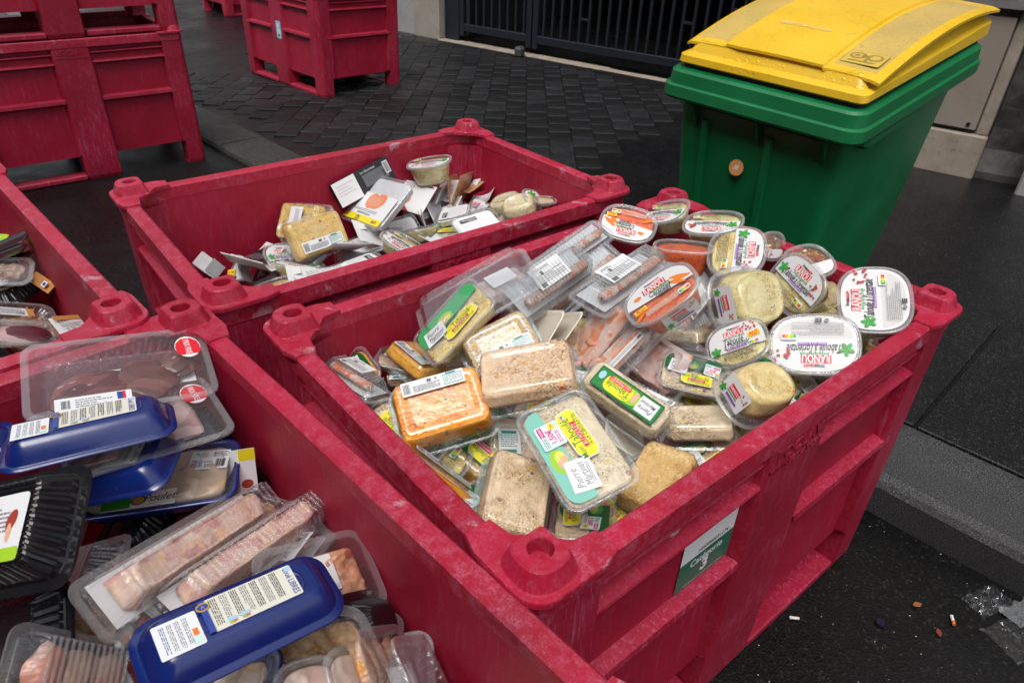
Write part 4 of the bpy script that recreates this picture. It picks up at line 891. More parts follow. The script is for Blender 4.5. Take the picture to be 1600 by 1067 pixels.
def fill_mesh(w_, d_, h, r, sgn, taper, lip, lo, hi, sec='rr', seed=0, amp=.0015, inset=.0012):
    """food inside a tray: from depth lo*h to hi*h, closed both ends"""
    bm = bmesh.new()
    def outline(off):
        a, b_ = w_ / 2 - off, d_ / 2 - off
        return dense(rr(a, b_, max(.006, r - off * .6), 5), 56) if sec == 'rr' else se(a, b_, 2.7, 44)
    def off(t): return lip + .002 + inset + (taper * .6 * (t - .22) / .5 if t > .22 else 0) if t <= .72 else lip + .002 + inset + taper * (.6 + .25 * (t - .72) / .21)
    levels = [lo] + [l for l in (.25, .45, .72) if lo + .05 < l < hi - .05] + [min(hi, .93)]
    rs = []
    for l in levels:
        p = outline(off(l)); rs.append([Vector((x * (1 + amp * 8 * noise.noise(Vector((x * 40, y * 40, l * 3 + seed)))), y * (1 + amp * 8 * noise.noise(Vector((x * 40, y * 40, l * 3 + seed + 5)))), sgn * h * l)) for x, y in p])
    vr = [[bm.verts.new(p) for p in r_] for r_ in rs]; n = len(vr[0])
    for k in range(len(vr) - 1):
        for i in range(n): bm.faces.new((vr[k][i], vr[k][(i + 1) % n], vr[k + 1][(i + 1) % n], vr[k + 1][i]))
    for ring, l, am in ((vr[0], lo, amp * 2.2), (vr[-1], hi, amp * .35)):
        prev = ring; c = Vector((0, 0, 0))
        for t in (.93, .86, .77, .67, .56, .45, .34, .22, .10):
            cur = []
            for v in ring:
                x, y = v.co.x * t, v.co.y * t; e = am * noise.fractal(Vector((x * 55, y * 55, seed + l * 9)), 1, 2, 3)
                if l != lo: e = -sgn * .007 * max(0., noise.noise(Vector((x * 42, y * 42, seed * 2.3))) - .12 + .25 * (t < .9 and t > .7)) * (1 if t < .9 else .3)
                cur.append(bm.verts.new((x, y, sgn * (h * (l if l == lo else min(hi, .985)) - .0006) + e - (sgn * .0012 if l != lo else 0))))
            for i in range(n): bm.faces.new((prev[i], prev[(i + 1) % n], cur[(i + 1) % n], cur[i]))
            prev = cur
        bm.faces.new(prev)
    bmesh.ops.recalc_face_normals(bm, faces=bm.faces)
    return bm
def lumps(w_, d_, z0_, hh, n, seed, mat, parent, name='meat_piece', sgn=1, long=1.6):
    q = random.Random(seed)
    for k in range(n):
        bm = bmesh.new(); bmesh.ops.create_icosphere(bm, subdivisions=3, radius=1)
        sx = w_ / n * .62; cx = -w_ / 2 + w_ * (k + .5) / n
        for v in bm.verts:
            e = 1 + .28 * noise.noise(v.co * 1.6 + Vector((seed + k * 3, 0, 0))); v.co = Vector((v.co.x * sx * e, v.co.y * d_ * .46 * e, v.co.z * hh * .5 * e))
        o = obj(name, bm, mat, parent, smooth=True); o.location = (cx, q.uniform(-.05, .05) * d_, z0_); o.rotation_euler = (q.uniform(-.15, .15), q.uniform(-.1, .1), q.uniform(-.35, .35))
FOODN = dict(tabb='tabbouleh', tabb2='tabbouleh', beige='salad', gold='salad', yel='salad', pale='salad', slaw='coleslaw', slaw2='coleslaw', carrot='grated_carrot', prawn='seafood', prawn2='prawns', prawn3='prawns', pink='sliced_meat', chick='chicken', chick2='chicken', palechick='chicken', redmeat='meat', palemeat='meat', skin='chicken', skin2='meat', sausage='sausages', tan='meat', roll='rolled_meat', white='backing', grain='salad', filler='food')
ITEMS = [
('tray', [-0.1172, 1.1526, 0.7208], [0.904, 0.0901, -0.3349, 0.2499], 0.1785, 0.1206, 0.0338, 1, 'salad tray with bright green film and yellow oval, leaning against the large empty clear tray', 'C', {'food': 'tabb', 'film': 'mart', 'cat': 'salad tray'}),
('tray', [-0.0184, 1.1309, 0.6725], [0.9294, 0.2716, -0.1143, 0.2225], 0.1631, 0.1173, 0.0459, 0, 'upturned grain salad tray with long white barcode label, lying against the green film tray', 'C', {'food': 'grain', 'lab': 'ean', 'cat': 'salad tray', 'lay': 1}),
('flat', [0.0454, 1.1929, 0.6762], [0.8258, 0.202, -0.372, -0.3726], 0.153, 0.108, 0.0054, 1, 'cream empty tray, nearer of the two beside the barcode salad tray', 'C', {'mat': 'cream', 'cat': 'empty tray'}),
('flat', [0.0847, 1.2057, 0.6653], [0.7984, 0.1603, -0.4041, -0.4167], 0.1608, 0.1135, 0.0057, 1, 'cream empty tray, farther of the two, next to the orange seafood pack', 'C', {'mat': 'cream', 'cat': 'empty tray'}),
('tray', [0.032, 0.9585, 0.7206], [0.9881, 0.1012, -0.1117, 0.032], 0.183, 0.1345, 0.0452, 0, 'upturned pale salad tray with recessed base panel, right of the orange coleslaw tray', 'C', {'food': 'beige', 'panel': 1, 'cat': 'salad tray', 'lay': 1}),
('tray', [-0.1131, 0.924, 0.6723], [0.9537, 0.2503, -0.0488, 0.1594], 0.177, 0.1313, 0.0571, 0, 'upturned tray of bright orange coleslaw with a narrow white label', 'C', {'food': 'slaw', 'lab': 'ean2', 'cat': 'coleslaw tray', 'lay': 1}),
('tray', [0.0972, 0.7529, 0.7589], [0.5134, 0.0465, -0.1851, 0.8367], 0.1798, 0.1214, 0.0405, 1, 'big sealed salad tray with mint band and price sticker, topmost near the corner cap', 'C', {'food': 'beige', 'film': 'mint', 'price': 1, 'cat': 'salad tray', 'lay': 2}),
('tray', [0.0078, 0.7456, 0.6438], [0.7377, 0.1507, 0.0374, 0.657], 0.1627, 0.1207, 0.0472, 0, "upturned beige salad tray beside the crate's near corner cap", 'C', {'food': 'beige', 'panel': 1, 'cat': 'salad tray'}),
('tray', [-0.0646, 0.9138, 0.5833], [0.2963, 0.1438, -0.1982, 0.9232], 0.1172, 0.0902, 0.0361, 0, 'upturned coleslaw tray with dark green and yellow label, under the orange one', 'C', {'food': 'slaw2', 'lab': 'cole', 'cat': 'coleslaw tray'}),
('tray', [-0.1084, 0.8541, 0.626], [0.9153, -0.2324, 0.3291, -0.0038], 0.1713, 0.1209, 0.0453, 1, 'clear tray wedged on edge against the near left wall of the right-hand crate', 'C', {'food': 'slaw', 'lab': 'ean', 'cat': 'coleslaw tray'}),
('tray', [-0.3009, 1.1205, 0.6177], [0.8061, 0.3913, -0.0649, -0.4391], 0.0985, 0.0722, 0.0328, 1, 'dark green filmed tray with price sticker in the left corner of the right-hand crate', 'C', {'food': 'slaw', 'film': 'mart2', 'price': 1, 'cat': 'salad tray'}),
('tray', [-0.2253, 1.1757, 0.6123], [0.9959, 0.0001, 0.0636, -0.0649], 0.1081, 0.0793, 0.0288, 1, 'salad tray with green corner band behind the small upturned tray at far left', 'C', {'food': 'beige', 'film': 'mart2', 'cat': 'salad tray'}),
('tray', [-0.213, 1.1778, 0.5637], [0.9768, 0.1725, -0.1164, -0.0512], 0.1074, 0.0826, 0.033, 0, 'small upturned salad tray with teal and white label, left of the coleslaw', 'C', {'food': 'beige', 'lab': 'teal', 'cat': 'salad tray'}),
('tray', [-0.1307, 1.177, 0.5884], [0.9442, -0.0318, -0.1209, -0.3046], 0.0997, 0.0731, 0.0266, 1, 'pale tray almost hidden behind the orange coleslaw tray', 'C', {'food': 'beige', 'cat': 'salad tray'}),
('tray', [-0.0049, 0.9479, 0.5954], [0.9388, 0.2759, 0.1722, 0.1135], 0.1157, 0.0979, 0.0356, 0, 'half covered salad tray with small teal printed label between two pale upturned trays', 'C', {'food': 'beige', 'lab': 'teal', 'cat': 'salad tray'}),
('tray', [0.1195, 0.7546, 0.6261], [0.6569, -0.0291, -0.1257, -0.7428], 0.1357, 0.1018, 0.0339, 1, 'salad tray with yellow and dark green film tucked under the big mint-banded tray', 'C', {'food': 'beige', 'film': 'mart2', 'price': 1, 'cat': 'salad tray'}),
('tray', [0.2396, 0.7953, 0.6375], [0.8723, 0.0007, -0.1055, 0.4774], 0.1512, 0.1145, 0.0458, 0, 'large upturned golden salad tray against the near right wall of the crate', 'C', {'food': 'gold', 'cat': 'salad tray', 'lay': 1}),
('flat', [0.2102, 0.9587, 0.6074], [0.9433, 0.1229, 0.3052, -0.043], 0.093, 0.0639, 0.0087, 1, 'cream tray with a barcode strip, between the big mint-banded tray and the golden one', 'C', {'mat': 'cream', 'cat': 'empty tray'}),
('tray', [0.2007, 0.9739, 0.6665], [0.3044, 0.0893, -0.1888, 0.9294], 0.1844, 0.0922, 0.0437, 0, 'slim upturned salad tray with green, yellow and white label in mid crate', 'C', {'food': 'beige', 'lab': 'mart', 'cat': 'salad tray', 'lay': 1}),
('tray', [0.3506, 1.0876, 0.6627], [0.9745, 0.1838, 0.019, -0.1271], 0.1355, 0.0944, 0.0452, 1, 'sealed salad tray with green film and price sticker, in front of the pink seafood packs', 'C', {'food': 'beige', 'film': 'mart2', 'price': 1, 'cat': 'salad tray'}),
('tray', [0.3384, 0.9589, 0.6235], [0.9978, -0.0114, -0.0549, -0.0365], 0.138, 0.0985, 0.0394, 0, 'upturned pinkish beige salad tray between the green filmed tray and the near right wall', 'C', {'food': 'beige', 'cat': 'salad tray'}),
('tub', [0.4277, 0.989, 0.6802], [0.9511, 0.1855, 0.1186, 0.2165], 0.1478, 0.1214, 0.0633, 0, 'upturned oval tub with red and purple side label, at the near right wall', 'C', {'food': 'tabb', 'side': 1, 'cat': 'salad tub', 'lay': 1}),
('tub', [0.4359, 1.1319, 0.7055], [0.9369, 0.1949, -0.2895, -0.0222], 0.1212, 0.1016, 0.043, 1, 'oval tub with yellow sticker on its white lid, right of the green filmed tray', 'C', {'food': 'tabb', 'lid': 'ranou2', 'cat': 'salad tub', 'lay': 1}),
('tub', [0.5711, 1.1061, 0.726], [0.1167, -0.1633, -0.2909, 0.9355], 0.1605, 0.1264, 0.0535, 1, 'widest oval tub with white lid printed upside down, by the near right rim', 'C', {'food': 'tabb', 'lid': 'ranou3', 'cat': 'salad tub', 'lay': 2}),
('tub', [0.7198, 1.2176, 0.7668], [0.7678, 0.0612, -0.2449, 0.5889], 0.163, 0.1367, 0.0578, 1, "oval tub with white lid at the crate's right-hand corner, lettering running upwards", 'C', {'food': 'tabb', 'lid': 'ranou3', 'cat': 'salad tub', 'lay': 2}),
('tub', [0.5993, 1.3174, 0.7418], [0.6577, 0.4772, -0.2446, -0.529], 0.1461, 0.1178, 0.0518, 1, 'oval tub with leaves printed on its lid, tilted, left of the corner tub', 'C', {'food': 'tabb', 'lid': 'ranou', 'cat': 'salad tub', 'lay': 1}),
('tub', [0.6639, 1.4177, 0.7507], [0.9614, 0.1818, -0.0178, 0.2057], 0.1162, 0.0996, 0.0415, 1, 'oval tub showing dark raisins, behind the tilted leaf-printed tub', 'C', {'food': 'tabb2', 'lid': 'dark', 'cat': 'salad tub'}),
('tub', [0.5092, 1.4577, 0.7508], [0.5752, 0.2119, 0.0265, -0.7896], 0.1608, 0.1297, 0.0571, 1, 'oval tub with half printed lid, lettering running downwards, near the back right rim', 'C', {'food': 'tabb', 'lid': 'ranou', 'cat': 'salad tub', 'lay': 1}),
('tub', [0.6136, 1.5188, 0.7383], [0.8189, 0.5169, 0.2014, 0.1469], 0.0839, 0.0699, 0.035, 1, 'small clear oval tub peeping out behind the tub with downward lettering', 'C', {'food': 'tabb2', 'lid': 'dark', 'cat': 'salad tub'}),
('tub', [0.484, 1.5974, 0.7606], [0.2209, -0.1246, -0.0845, 0.9636], 0.1456, 0.1137, 0.0637, 1, 'oval tub standing upright at the back right rim, second from the back corner', 'C', {'food': 'tabb', 'lid': 'ranou', 'side': 1, 'cat': 'salad tub'}),
('tub', [0.3845, 1.6871, 0.7491], [0.3183, -0.2547, -0.1348, 0.9032], 0.13, 0.0975, 0.0569, 1, 'oval tub at the back corner cap of the right-hand crate', 'C', {'food': 'tabb', 'lid': 'ranou', 'side': 1, 'cat': 'salad tub'}),
('tub', [0.2746, 1.5886, 0.7547], [0.1853, -0.001, -0.2401, 0.9529], 0.1413, 0.1114, 0.0428, 1, 'grated carrot tub with orange and white lid, flat by the back left rim', 'C', {'food': 'carrot', 'lid': 'carrot', 'cat': 'carrot tub', 'lay': 1}),
('tub', [0.3993, 1.5101, 0.7357], [0.9799, -0.0751, -0.0325, -0.182], 0.141, 0.1058, 0.0837, 1, 'clear tub full of orange carrot seen from the side, behind the ribbed packs', 'C', {'food': 'carrot', 'side': 2, 'cat': 'carrot tub'}),
('tub', [0.2802, 1.1656, 0.7899], [0.9353, 0.0825, -0.3312, 0.0939], 0.1543, 0.1146, 0.0661, 1, 'tilted carrot tub with red logo lid in the middle of the crate', 'C', {'food': 'carrot', 'lid': 'carrot2', 'side': 1, 'cat': 'carrot tub', 'lay': 2}),
('tub', [0.4738, 1.2719, 0.7207], [0.8666, 0.4357, 0.1275, 0.2073], 0.1659, 0.1475, 0.0676, 0, 'upturned tub of yellow tabbouleh, herbs showing through its squarish base', 'C', {'food': 'tabb', 'side': 1, 'cat': 'salad tub', 'lay': 1}),
('tub', [0.6773, 1.3858, 0.6682], [0.8536, 0.37, 0.2444, 0.2734], 0.1354, 0.1042, 0.0521, 0, 'pale yellow tub half hidden between the tilted tub and the corner tub', 'C', {'food': 'tabb', 'cat': 'salad tub'}),
('tub', [0.6846, 1.3302, 0.6278], [0.9499, 0.1, -0.2036, -0.215], 0.1293, 0.1016, 0.0462, 0, 'upturned tub squeezed in behind the widest white-lidded tub', 'C', {'food': 'tabb', 'side': 1, 'cat': 'salad tub'}),
('tub', [0.7594, 1.2698, 0.6277], [0.7516, 0.1658, -0.5043, -0.3915], 0.0843, 0.0649, 0.0324, 0, 'tub under the corner tub, touching the near right wall', 'C', {'food': 'tabb', 'cat': 'salad tub'}),
('ribbed', [0.1216, 1.449, 0.7348], [0.924, 0.1698, -0.1372, 0.314], 0.234, 0.0829, 0.0293, 0, 'long ribbed blister pack lying along the back left rim', 'C', {'food': 'prawn', 'cat': 'seafood pack', 'lay': 1}),
('ribbed', [0.0729, 1.2943, 0.7398], [0.849, 0.2721, 0.1193, 0.4369], 0.2795, 0.099, 0.0349, 0, 'long ribbed blister pack with large white label, left in the row', 'C', {'food': 'prawn', 'cat': 'seafood pack', 'lab': 'white', 'lay': 1}),
('ribbed', [0.1437, 1.3831, 0.6941], [0.8771, 0.2779, -0.0822, 0.383], 0.2626, 0.093, 0.0328, 0, 'long ribbed blister pack under the one with the large white label', 'C', {'food': 'prawn', 'cat': 'seafood pack'}),
('ribbed', [0.2305, 1.3065, 0.7406], [0.8975, 0.0823, 0.0195, 0.4328], 0.2843, 0.1007, 0.0355, 0, 'long ribbed blister pack with white label in the middle of the row', 'C', {'food': 'prawn', 'cat': 'seafood pack', 'lab': 'white', 'lay': 1}),
('ribbed', [0.2971, 1.4343, 0.6605], [0.9161, 0.2136, 0.0055, 0.3393], 0.2606, 0.0923, 0.0326, 0, 'long ribbed blister pack touching the tilted carrot tub', 'C', {'food': 'prawn', 'cat': 'seafood pack', 'lab': 'white'}),
('ribbed', [0.4106, 1.3973, 0.6407], [0.7852, 0.4102, 0.1202, 0.448], 0.249, 0.0882, 0.0311, 0, 'long ribbed blister pack right of the tilted carrot tub', 'C', {'food': 'prawn', 'cat': 'seafood pack', 'lab': 'white'}),
('ribbed', [0.4045, 1.3407, 0.6048], [0.8323, 0.3958, 0.1331, 0.3644], 0.172, 0.0812, 0.0287, 0, 'long ribbed blister pack lowest of those right of the carrot tub', 'C', {'food': 'prawn', 'cat': 'seafood pack'}),
('bigtray', [-0.0752, 1.2228, 0.7371], [0.9609, 0.0431, -0.2423, 0.1267], 0.2671, 0.1747, 0.0308, 0, 'large empty clear tray leaning on the back left wall', 'C', {'cat': 'clear tray'}),
('bigtray', [-0.0391, 1.3104, 0.6965], [0.9602, 0.0162, -0.1346, 0.2442], 0.1999, 0.1272, 0.0273, 0, 'clear pack with pink slices and white sheet in front of the large empty tray', 'C', {'food': 'pink', 'lab': 'whites', 'cat': 'meat pack'}),
('bigtray', [0.1822, 1.2116, 0.6613], [0.8879, 0.0759, -0.3956, 0.2223], 0.1983, 0.1322, 0.0289, 0, 'clear pack of orange prawns beside the cream trays', 'C', {'food': 'prawn2', 'cat': 'prawn pack'}),
('bigtray', [0.2229, 1.1597, 0.6509], [0.9125, -0.0551, -0.3049, 0.2671], 0.1966, 0.1072, 0.0268, 0, 'clear pack of prawns with a white label strip', 'C', {'food': 'prawn2', 'lab': 'strip', 'cat': 'prawn pack'}),
('bigtray', [0.3033, 1.1414, 0.6387], [0.7853, 0.2962, -0.2893, -0.4603], 0.1755, 0.1492, 0.0263, 0, 'clear pack of pink prawns behind the slim green labelled tray', 'C', {'food': 'prawn3', 'cat': 'prawn pack'}),
('carton', [-0.4882, 2.1166, 0.6443], [0.7375, 0.5686, 0.0871, 0.354], 0.209, 0.0784, 0.0261, 1, 'black and white carton standing on edge against the back wall of the middle crate', 'B', {'art': 'blackbox', 'cat': 'carton'}),
('tray', [-0.439, 2.0297, 0.615], [0.3871, -0.2234, -0.258, 0.8566], 0.2778, 0.1852, 0.0265, 1, 'clear fish tray with orange fillet picture and yellow price strip', 'B', {'film': 'fish', 'food': 'white', 'cat': 'fish tray', 'lay': 1}),
('card', [-0.344, 2.1812, 0.5732], [0.9179, 0.2922, -0.0953, -0.2509], 0.1309, 0.1145, 0.0025, 1, 'white card with an orange burger picture, right of the fish tray', 'B', {'art': 'burger', 'cat': 'card'}),
('tub', [-0.2934, 2.22, 0.6818], [-0.0, -0.0925, -0.0055, 0.9957], 0.1501, 0.1126, 0.0704, 1, 'oval salad tub standing upright on top of the white sleeves', 'B', {'food': 'tabb', 'lid': 'ranou', 'side': 1, 'cat': 'salad tub', 'lay': 1}),
('card', [-0.1873, 2.2802, 0.5745], [0.5241, 0.5706, 0.5606, 0.2924], 0.197, 0.1037, 0.0021, 1, 'brown kraft sleeve fanned out widest, right of the upright tub', 'B', {'art': 'kraft', 'cat': 'card sleeve'}),
('card', [-0.219, 2.2985, 0.5675], [0.6128, 0.434, 0.5005, 0.4308], 0.1694, 0.0847, 0.0021, 1, 'brown kraft sleeve directly behind the upright tub', 'B', {'art': 'kraft2', 'cat': 'card sleeve'}),
('card', [-0.1538, 2.3142, 0.5692], [0.8829, -0.0169, -0.063, 0.4649], 0.0936, 0.0312, 0.0016, 1, 'brown kraft sleeve lowest of the fan, pointing right', 'B', {'art': 'kraft2', 'cat': 'card sleeve'}),
('card', [-0.252, 2.295, 0.5281], [0.5175, 0.5803, 0.5386, 0.3246], 0.1434, 0.0765, 0.0029, 1, 'white folded sleeve nearest the fish tray in the fan', 'B', {'art': 'whitecard', 'cat': 'card sleeve', 'bend': 1}),
('card', [-0.2804, 2.257, 0.5396], [0.811, 0.2665, -0.3975, -0.3365], 0.1175, 0.0627, 0.0024, 1, 'white folded sleeve standing under the upright tub', 'B', {'art': 'whitecard', 'cat': 'card sleeve', 'bend': 1}),
('card', [-0.2264, 2.2346, 0.5203], [0.7859, 0.2429, -0.4241, -0.3789], 0.1337, 0.0713, 0.0027, 1, 'white folded sleeve in front of the kraft sleeves', 'B', {'art': 'whitecard', 'cat': 'card sleeve', 'bend': 1}),
('card', [-0.3061, 2.1549, 0.5156], [0.6763, 0.4011, 0.4084, 0.4636], 0.1249, 0.0666, 0.0025, 1, 'white sleeve beside the pale blue tray', 'B', {'art': 'whitecard', 'cat': 'card sleeve', 'bend': 1}),
('card', [-0.3076, 2.1639, 0.5105], [0.6686, 0.3394, 0.3866, 0.537], 0.116, 0.0618, 0.0023, 1, 'white crumpled sleeve in the middle of the far pile', 'B', {'art': 'whitecard', 'cat': 'card sleeve', 'bend': 1}),
('card', [-0.123, 2.2926, 0.535], [0.9295, 0.189, -0.2386, -0.2082], 0.1047, 0.0558, 0.0021, 1, 'white sleeve lying flat behind the clear tubs', 'B', {'art': 'whitecard', 'cat': 'card sleeve', 'bend': 1}),
('card', [-0.2173, 2.2018, 0.5111], [0.6718, 0.3281, 0.4385, 0.4988], 0.117, 0.0624, 0.0023, 1, 'white sleeve upright beside the small labelled tray', 'B', {'art': 'whitecard', 'cat': 'card sleeve', 'bend': 1}),
('card', [-0.1626, 2.3612, 0.5385], [0.8782, 0.1705, -0.3198, -0.3121], 0.1009, 0.0538, 0.002, 1, 'white sleeve at the foot of the kraft fan', 'B', {'art': 'whitecard', 'cat': 'card sleeve', 'bend': 1}),
('card', [-0.2357, 2.2808, 0.5568], [0.799, 0.3154, -0.3764, -0.3469], 0.1349, 0.0793, 0.0024, 1, 'white sleeve upright between the burger card and the kraft sleeves', 'B', {'art': 'whitecard', 'cat': 'card sleeve', 'bend': 1}),
('card', [-0.2751, 2.1998, 0.5128], [0.7823, 0.343, 0.2999, 0.4247], 0.1176, 0.0692, 0.0021, 1, 'white sleeve leaning over the pale blue tray', 'B', {'art': 'whitecard', 'cat': 'card sleeve', 'bend': 1}),
('card', [-0.217, 2.3084, 0.5112], [0.681, 0.4645, 0.4239, 0.3751], 0.1149, 0.0676, 0.002, 1, 'white sleeve pressed against the foot of the wide kraft sleeve', 'B', {'art': 'whitecard', 'cat': 'card sleeve', 'bend': 1}),
('card', [-0.1316, 2.2279, 0.5212], [0.8949, 0.1259, -0.2359, -0.3573], 0.133, 0.0782, 0.0023, 1, 'white sleeve with faint print in front of the clear tubs', 'B', {'art': 'whitecard', 'cat': 'card sleeve', 'bend': 1}),
('card', [-0.3493, 2.2367, 0.5153], [0.6772, 0.511, 0.3789, 0.3698], 0.1116, 0.0656, 0.002, 1, 'white sleeve end between fish tray and burger card', 'B', {'art': 'whitecard', 'cat': 'card sleeve', 'bend': 1}),
('tray', [-0.6162, 1.8425, 0.5082], [0.9554, 0.0557, -0.2012, -0.209], 0.1467, 0.1059, 0.0244, 1, 'white lidded tray in front of the upturned yellow tray, at the near wall', 'B', {'food': 'white', 'film': 'bluewhite2', 'tint': 'bluish', 'cat': 'fish tray'}),
('tray', [-0.359, 2.0467, 0.5162], [0.8745, 0.3272, 0.1243, 0.3357], 0.1269, 0.0951, 0.0238, 1, 'pale blue tray with white paper lid and black panel, front middle of the far pile', 'B', {'food': 'white', 'film': 'bluewhite', 'tint': 'bluish', 'cat': 'fish tray'}),
('tray', [-0.4701, 1.927, 0.5107], [0.9788, 0.0869, -0.1684, 0.0782], 0.1859, 0.1268, 0.0254, 1, 'wide pale blue tray with white lid against the near wall of the middle crate', 'B', {'food': 'white', 'film': 'bluewhite2', 'tint': 'bluish', 'cat': 'fish tray'}),
('tray', [-0.5878, 1.8442, 0.5717], [0.8065, 0.4745, 0.1474, 0.3204], 0.1871, 0.1328, 0.0543, 0, 'upturned yellow salad tray with white label, left part of the far pile', 'B', {'food': 'yel', 'lab': 'ean', 'cat': 'salad tray', 'lay': 1}),
('tray', [-0.6258, 1.9208, 0.5725], [0.8643, 0.4212, -0.1948, -0.1942], 0.1828, 0.1371, 0.0514, 0, 'tilted yellow salad tray with white label, behind the upturned one', 'B', {'food': 'yel', 'lab': 'whites2', 'cat': 'salad tray'}),
('card', [-0.8837, 1.7829, 0.4993], [0.906, 0.0742, 0.4166, -0.0118], 0.0766, 0.0639, 0.0026, 1, 'white card with grey end, leftmost in the far pile', 'B', {'art': 'greyend', 'cat': 'card'}),
('wedge', [-0.786, 1.7301, 0.5195], [0.8973, 0.3657, -0.2252, -0.102], 0.0926, 0.0793, 0.0331, 1, 'triangular sandwich pack with yellow label, near the left cap of the middle crate', 'B', {'art': 'wedgey', 'cat': 'sandwich pack'}),
('wedge', [-0.7244, 1.7476, 0.5069], [0.9112, 0.345, -0.2073, 0.0876], 0.0887, 0.0761, 0.0317, 1, 'triangular sandwich pack with dark purple filling', 'B', {'art': 'wedgep', 'cat': 'sandwich pack'}),
('card', [-0.7348, 1.7813, 0.5319], [0.1727, 0.6202, 0.7577, 0.1071], 0.1107, 0.0474, 0.0032, 1, 'black card between the two triangular packs and the tub lid', 'B', {'art': 'blackcard', 'cat': 'card'}),
('tub', [-0.6619, 1.7942, 0.5258], [0.8547, 0.2192, 0.2347, 0.4078], 0.1284, 0.1027, 0.0428, 1, 'white-lidded oval tub on its side, between sandwich packs and yellow tray', 'B', {'food': 'beige', 'lid': 'ranou', 'cat': 'salad tub'}),
('card', [-0.7235, 1.8301, 0.5241], [0.9047, 0.2011, -0.1786, -0.3304], 0.1142, 0.0653, 0.0024, 1, 'white card under the yellow salad tray', 'B', {'art': 'whitecard', 'cat': 'card'}),
('tray', [-0.1684, 2.2187, 0.5194], [0.9886, 0.0443, -0.0095, 0.1434], 0.1162, 0.0913, 0.0249, 1, 'small clear tray with teal stamped label, in front of the kraft sleeves', 'B', {'food': 'white', 'lab': 'teal', 'cat': 'salad tray'}),
('tub', [-0.147, 2.1388, 0.5305], [0.9728, -0.0548, -0.0547, -0.2182], 0.1419, 0.1099, 0.0366, 1, 'carrot tub with orange drawings on its lid, at the near wall of the middle crate', 'B', {'food': 'carrot', 'lid': 'carrot', 'cat': 'carrot tub'}),
('tray', [-0.2141, 2.0481, 0.5266], [0.9732, 0.033, -0.1261, -0.1895], 0.1658, 0.1105, 0.0276, 1, 'green filmed tray half hidden by the near wall of the middle crate', 'B', {'food': 'beige', 'film': 'mart', 'cat': 'salad tray'}),
('tub', [0.0153, 2.0784, 0.5787], [0.9684, 0.1903, -0.1541, -0.0472], 0.137, 0.1126, 0.0489, 0, 'upturned clear tub at the right of the far pile', 'B', {'food': 'pale', 'cat': 'salad tub'}),
('tub', [-0.0226, 2.1306, 0.5605], [0.9464, 0.1029, -0.2284, -0.2037], 0.1406, 0.1155, 0.0502, 0, 'clear tub tilted behind the upturned one', 'B', {'food': 'pale', 'cat': 'salad tub'}),
('tub', [0.0517, 2.0889, 0.6224], [0.9069, 0.2157, 0.2292, 0.2802], 0.0808, 0.0673, 0.0269, 1, 'small oval tub with a green leaf on its lid, far right of the pile', 'B', {'food': 'pale', 'lid': 'leaf', 'cat': 'salad tub'}),
('tub', [0.0889, 2.0431, 0.6343], [0.9957, 0.006, 0.0204, 0.09], 0.07, 0.0584, 0.0233, 1, 'clear tub lid showing lowest at the far right end', 'B', {'food': 'pale', 'cat': 'salad tub'}),
('bigtray', [-0.6454, 0.925, 0.7407], [0.9574, 0.0737, 0.0942, 0.263], 0.2762, 0.181, 0.0286, 1, 'large clear meat tray with round red price sticker, at the back of the nearest crate', 'A', {'food': 'redmeat', 'lab': 'prix', 'cat': 'meat tray'}),
('bigtray', [-0.5947, 0.8372, 0.6995], [0.9367, 0.0212, 0.0685, 0.3428], 0.2685, 0.1759, 0.0278, 1, 'second large clear meat tray with round price sticker, in front of the first', 'A', {'food': 'palemeat', 'lab': 'prix', 'cat': 'meat tray'}),
('blue', [-0.6157, 0.7716, 0.733], [0.9641, -0.0602, 0.0014, 0.2586], 0.2278, 0.1094, 0.0319, 0, 'upturned blue poultry tray, topmost of the two overlapping ones', 'A', {'labs': 2, 'cat': 'poultry tray', 'lay': 1}),
('blue', [-0.6108, 0.7819, 0.6495], [0.9926, 0.0389, -0.1083, 0.0402], 0.2047, 0.1228, 0.0287, 0, 'upturned blue poultry tray just below the topmost one', 'A', {'labs': 1, 'cat': 'poultry tray'}),
('blue', [-0.5701, 0.825, 0.6008], [0.9889, -0.0162, 0.014, 0.1469], 0.2447, 0.16, 0.0377, 1, 'open-side-up blue poultry tray with pale chicken under clear film', 'A', {'food': 'palechick', 'lab': 'white3', 'cat': 'poultry tray'}),
('blacktray', [-0.6343, 0.6042, 0.7064], [0.9507, 0.2573, -0.1723, 0.0191], 0.2162, 0.1596, 0.0463, 0, 'upturned black ribbed meat tray with white and lime label, at the left edge', 'A', {'cat': 'meat tray', 'lay': 2}),
('ribbed', [-0.6159, 0.6501, 0.5584], [0.9374, 0.1854, -0.2888, -0.059], 0.1804, 0.1172, 0.0361, 0, 'empty clear ribbed tray right of the black tray', 'A', {'cat': 'clear tray'}),
('ribbed', [-0.4528, 0.6588, 0.6168], [0.78, 0.1674, 0.3351, 0.5013], 0.3371, 0.0936, 0.0624, 0, 'long clear domed chicken pack, left of the parallel pair', 'A', {'food': 'chick', 'cat': 'chicken pack', 'lay': 1, 'mesh': 1}),
('ribbed', [-0.3703, 0.6598, 0.6038], [0.8126, 0.0968, 0.2561, 0.5145], 0.312, 0.0867, 0.0578, 0, 'long clear domed chicken pack, right of the parallel pair', 'A', {'food': 'chick', 'cat': 'chicken pack', 'mesh': 1}),
('blue', [-0.2959, 0.4845, 0.7163], [0.9387, 0.0329, 0.0711, 0.3356], 0.2237, 0.1039, 0.028, 0, 'upturned blue poultry tray across the front of the nearest crate', 'A', {'labs': 2, 'cat': 'poultry tray', 'lay': 2}),
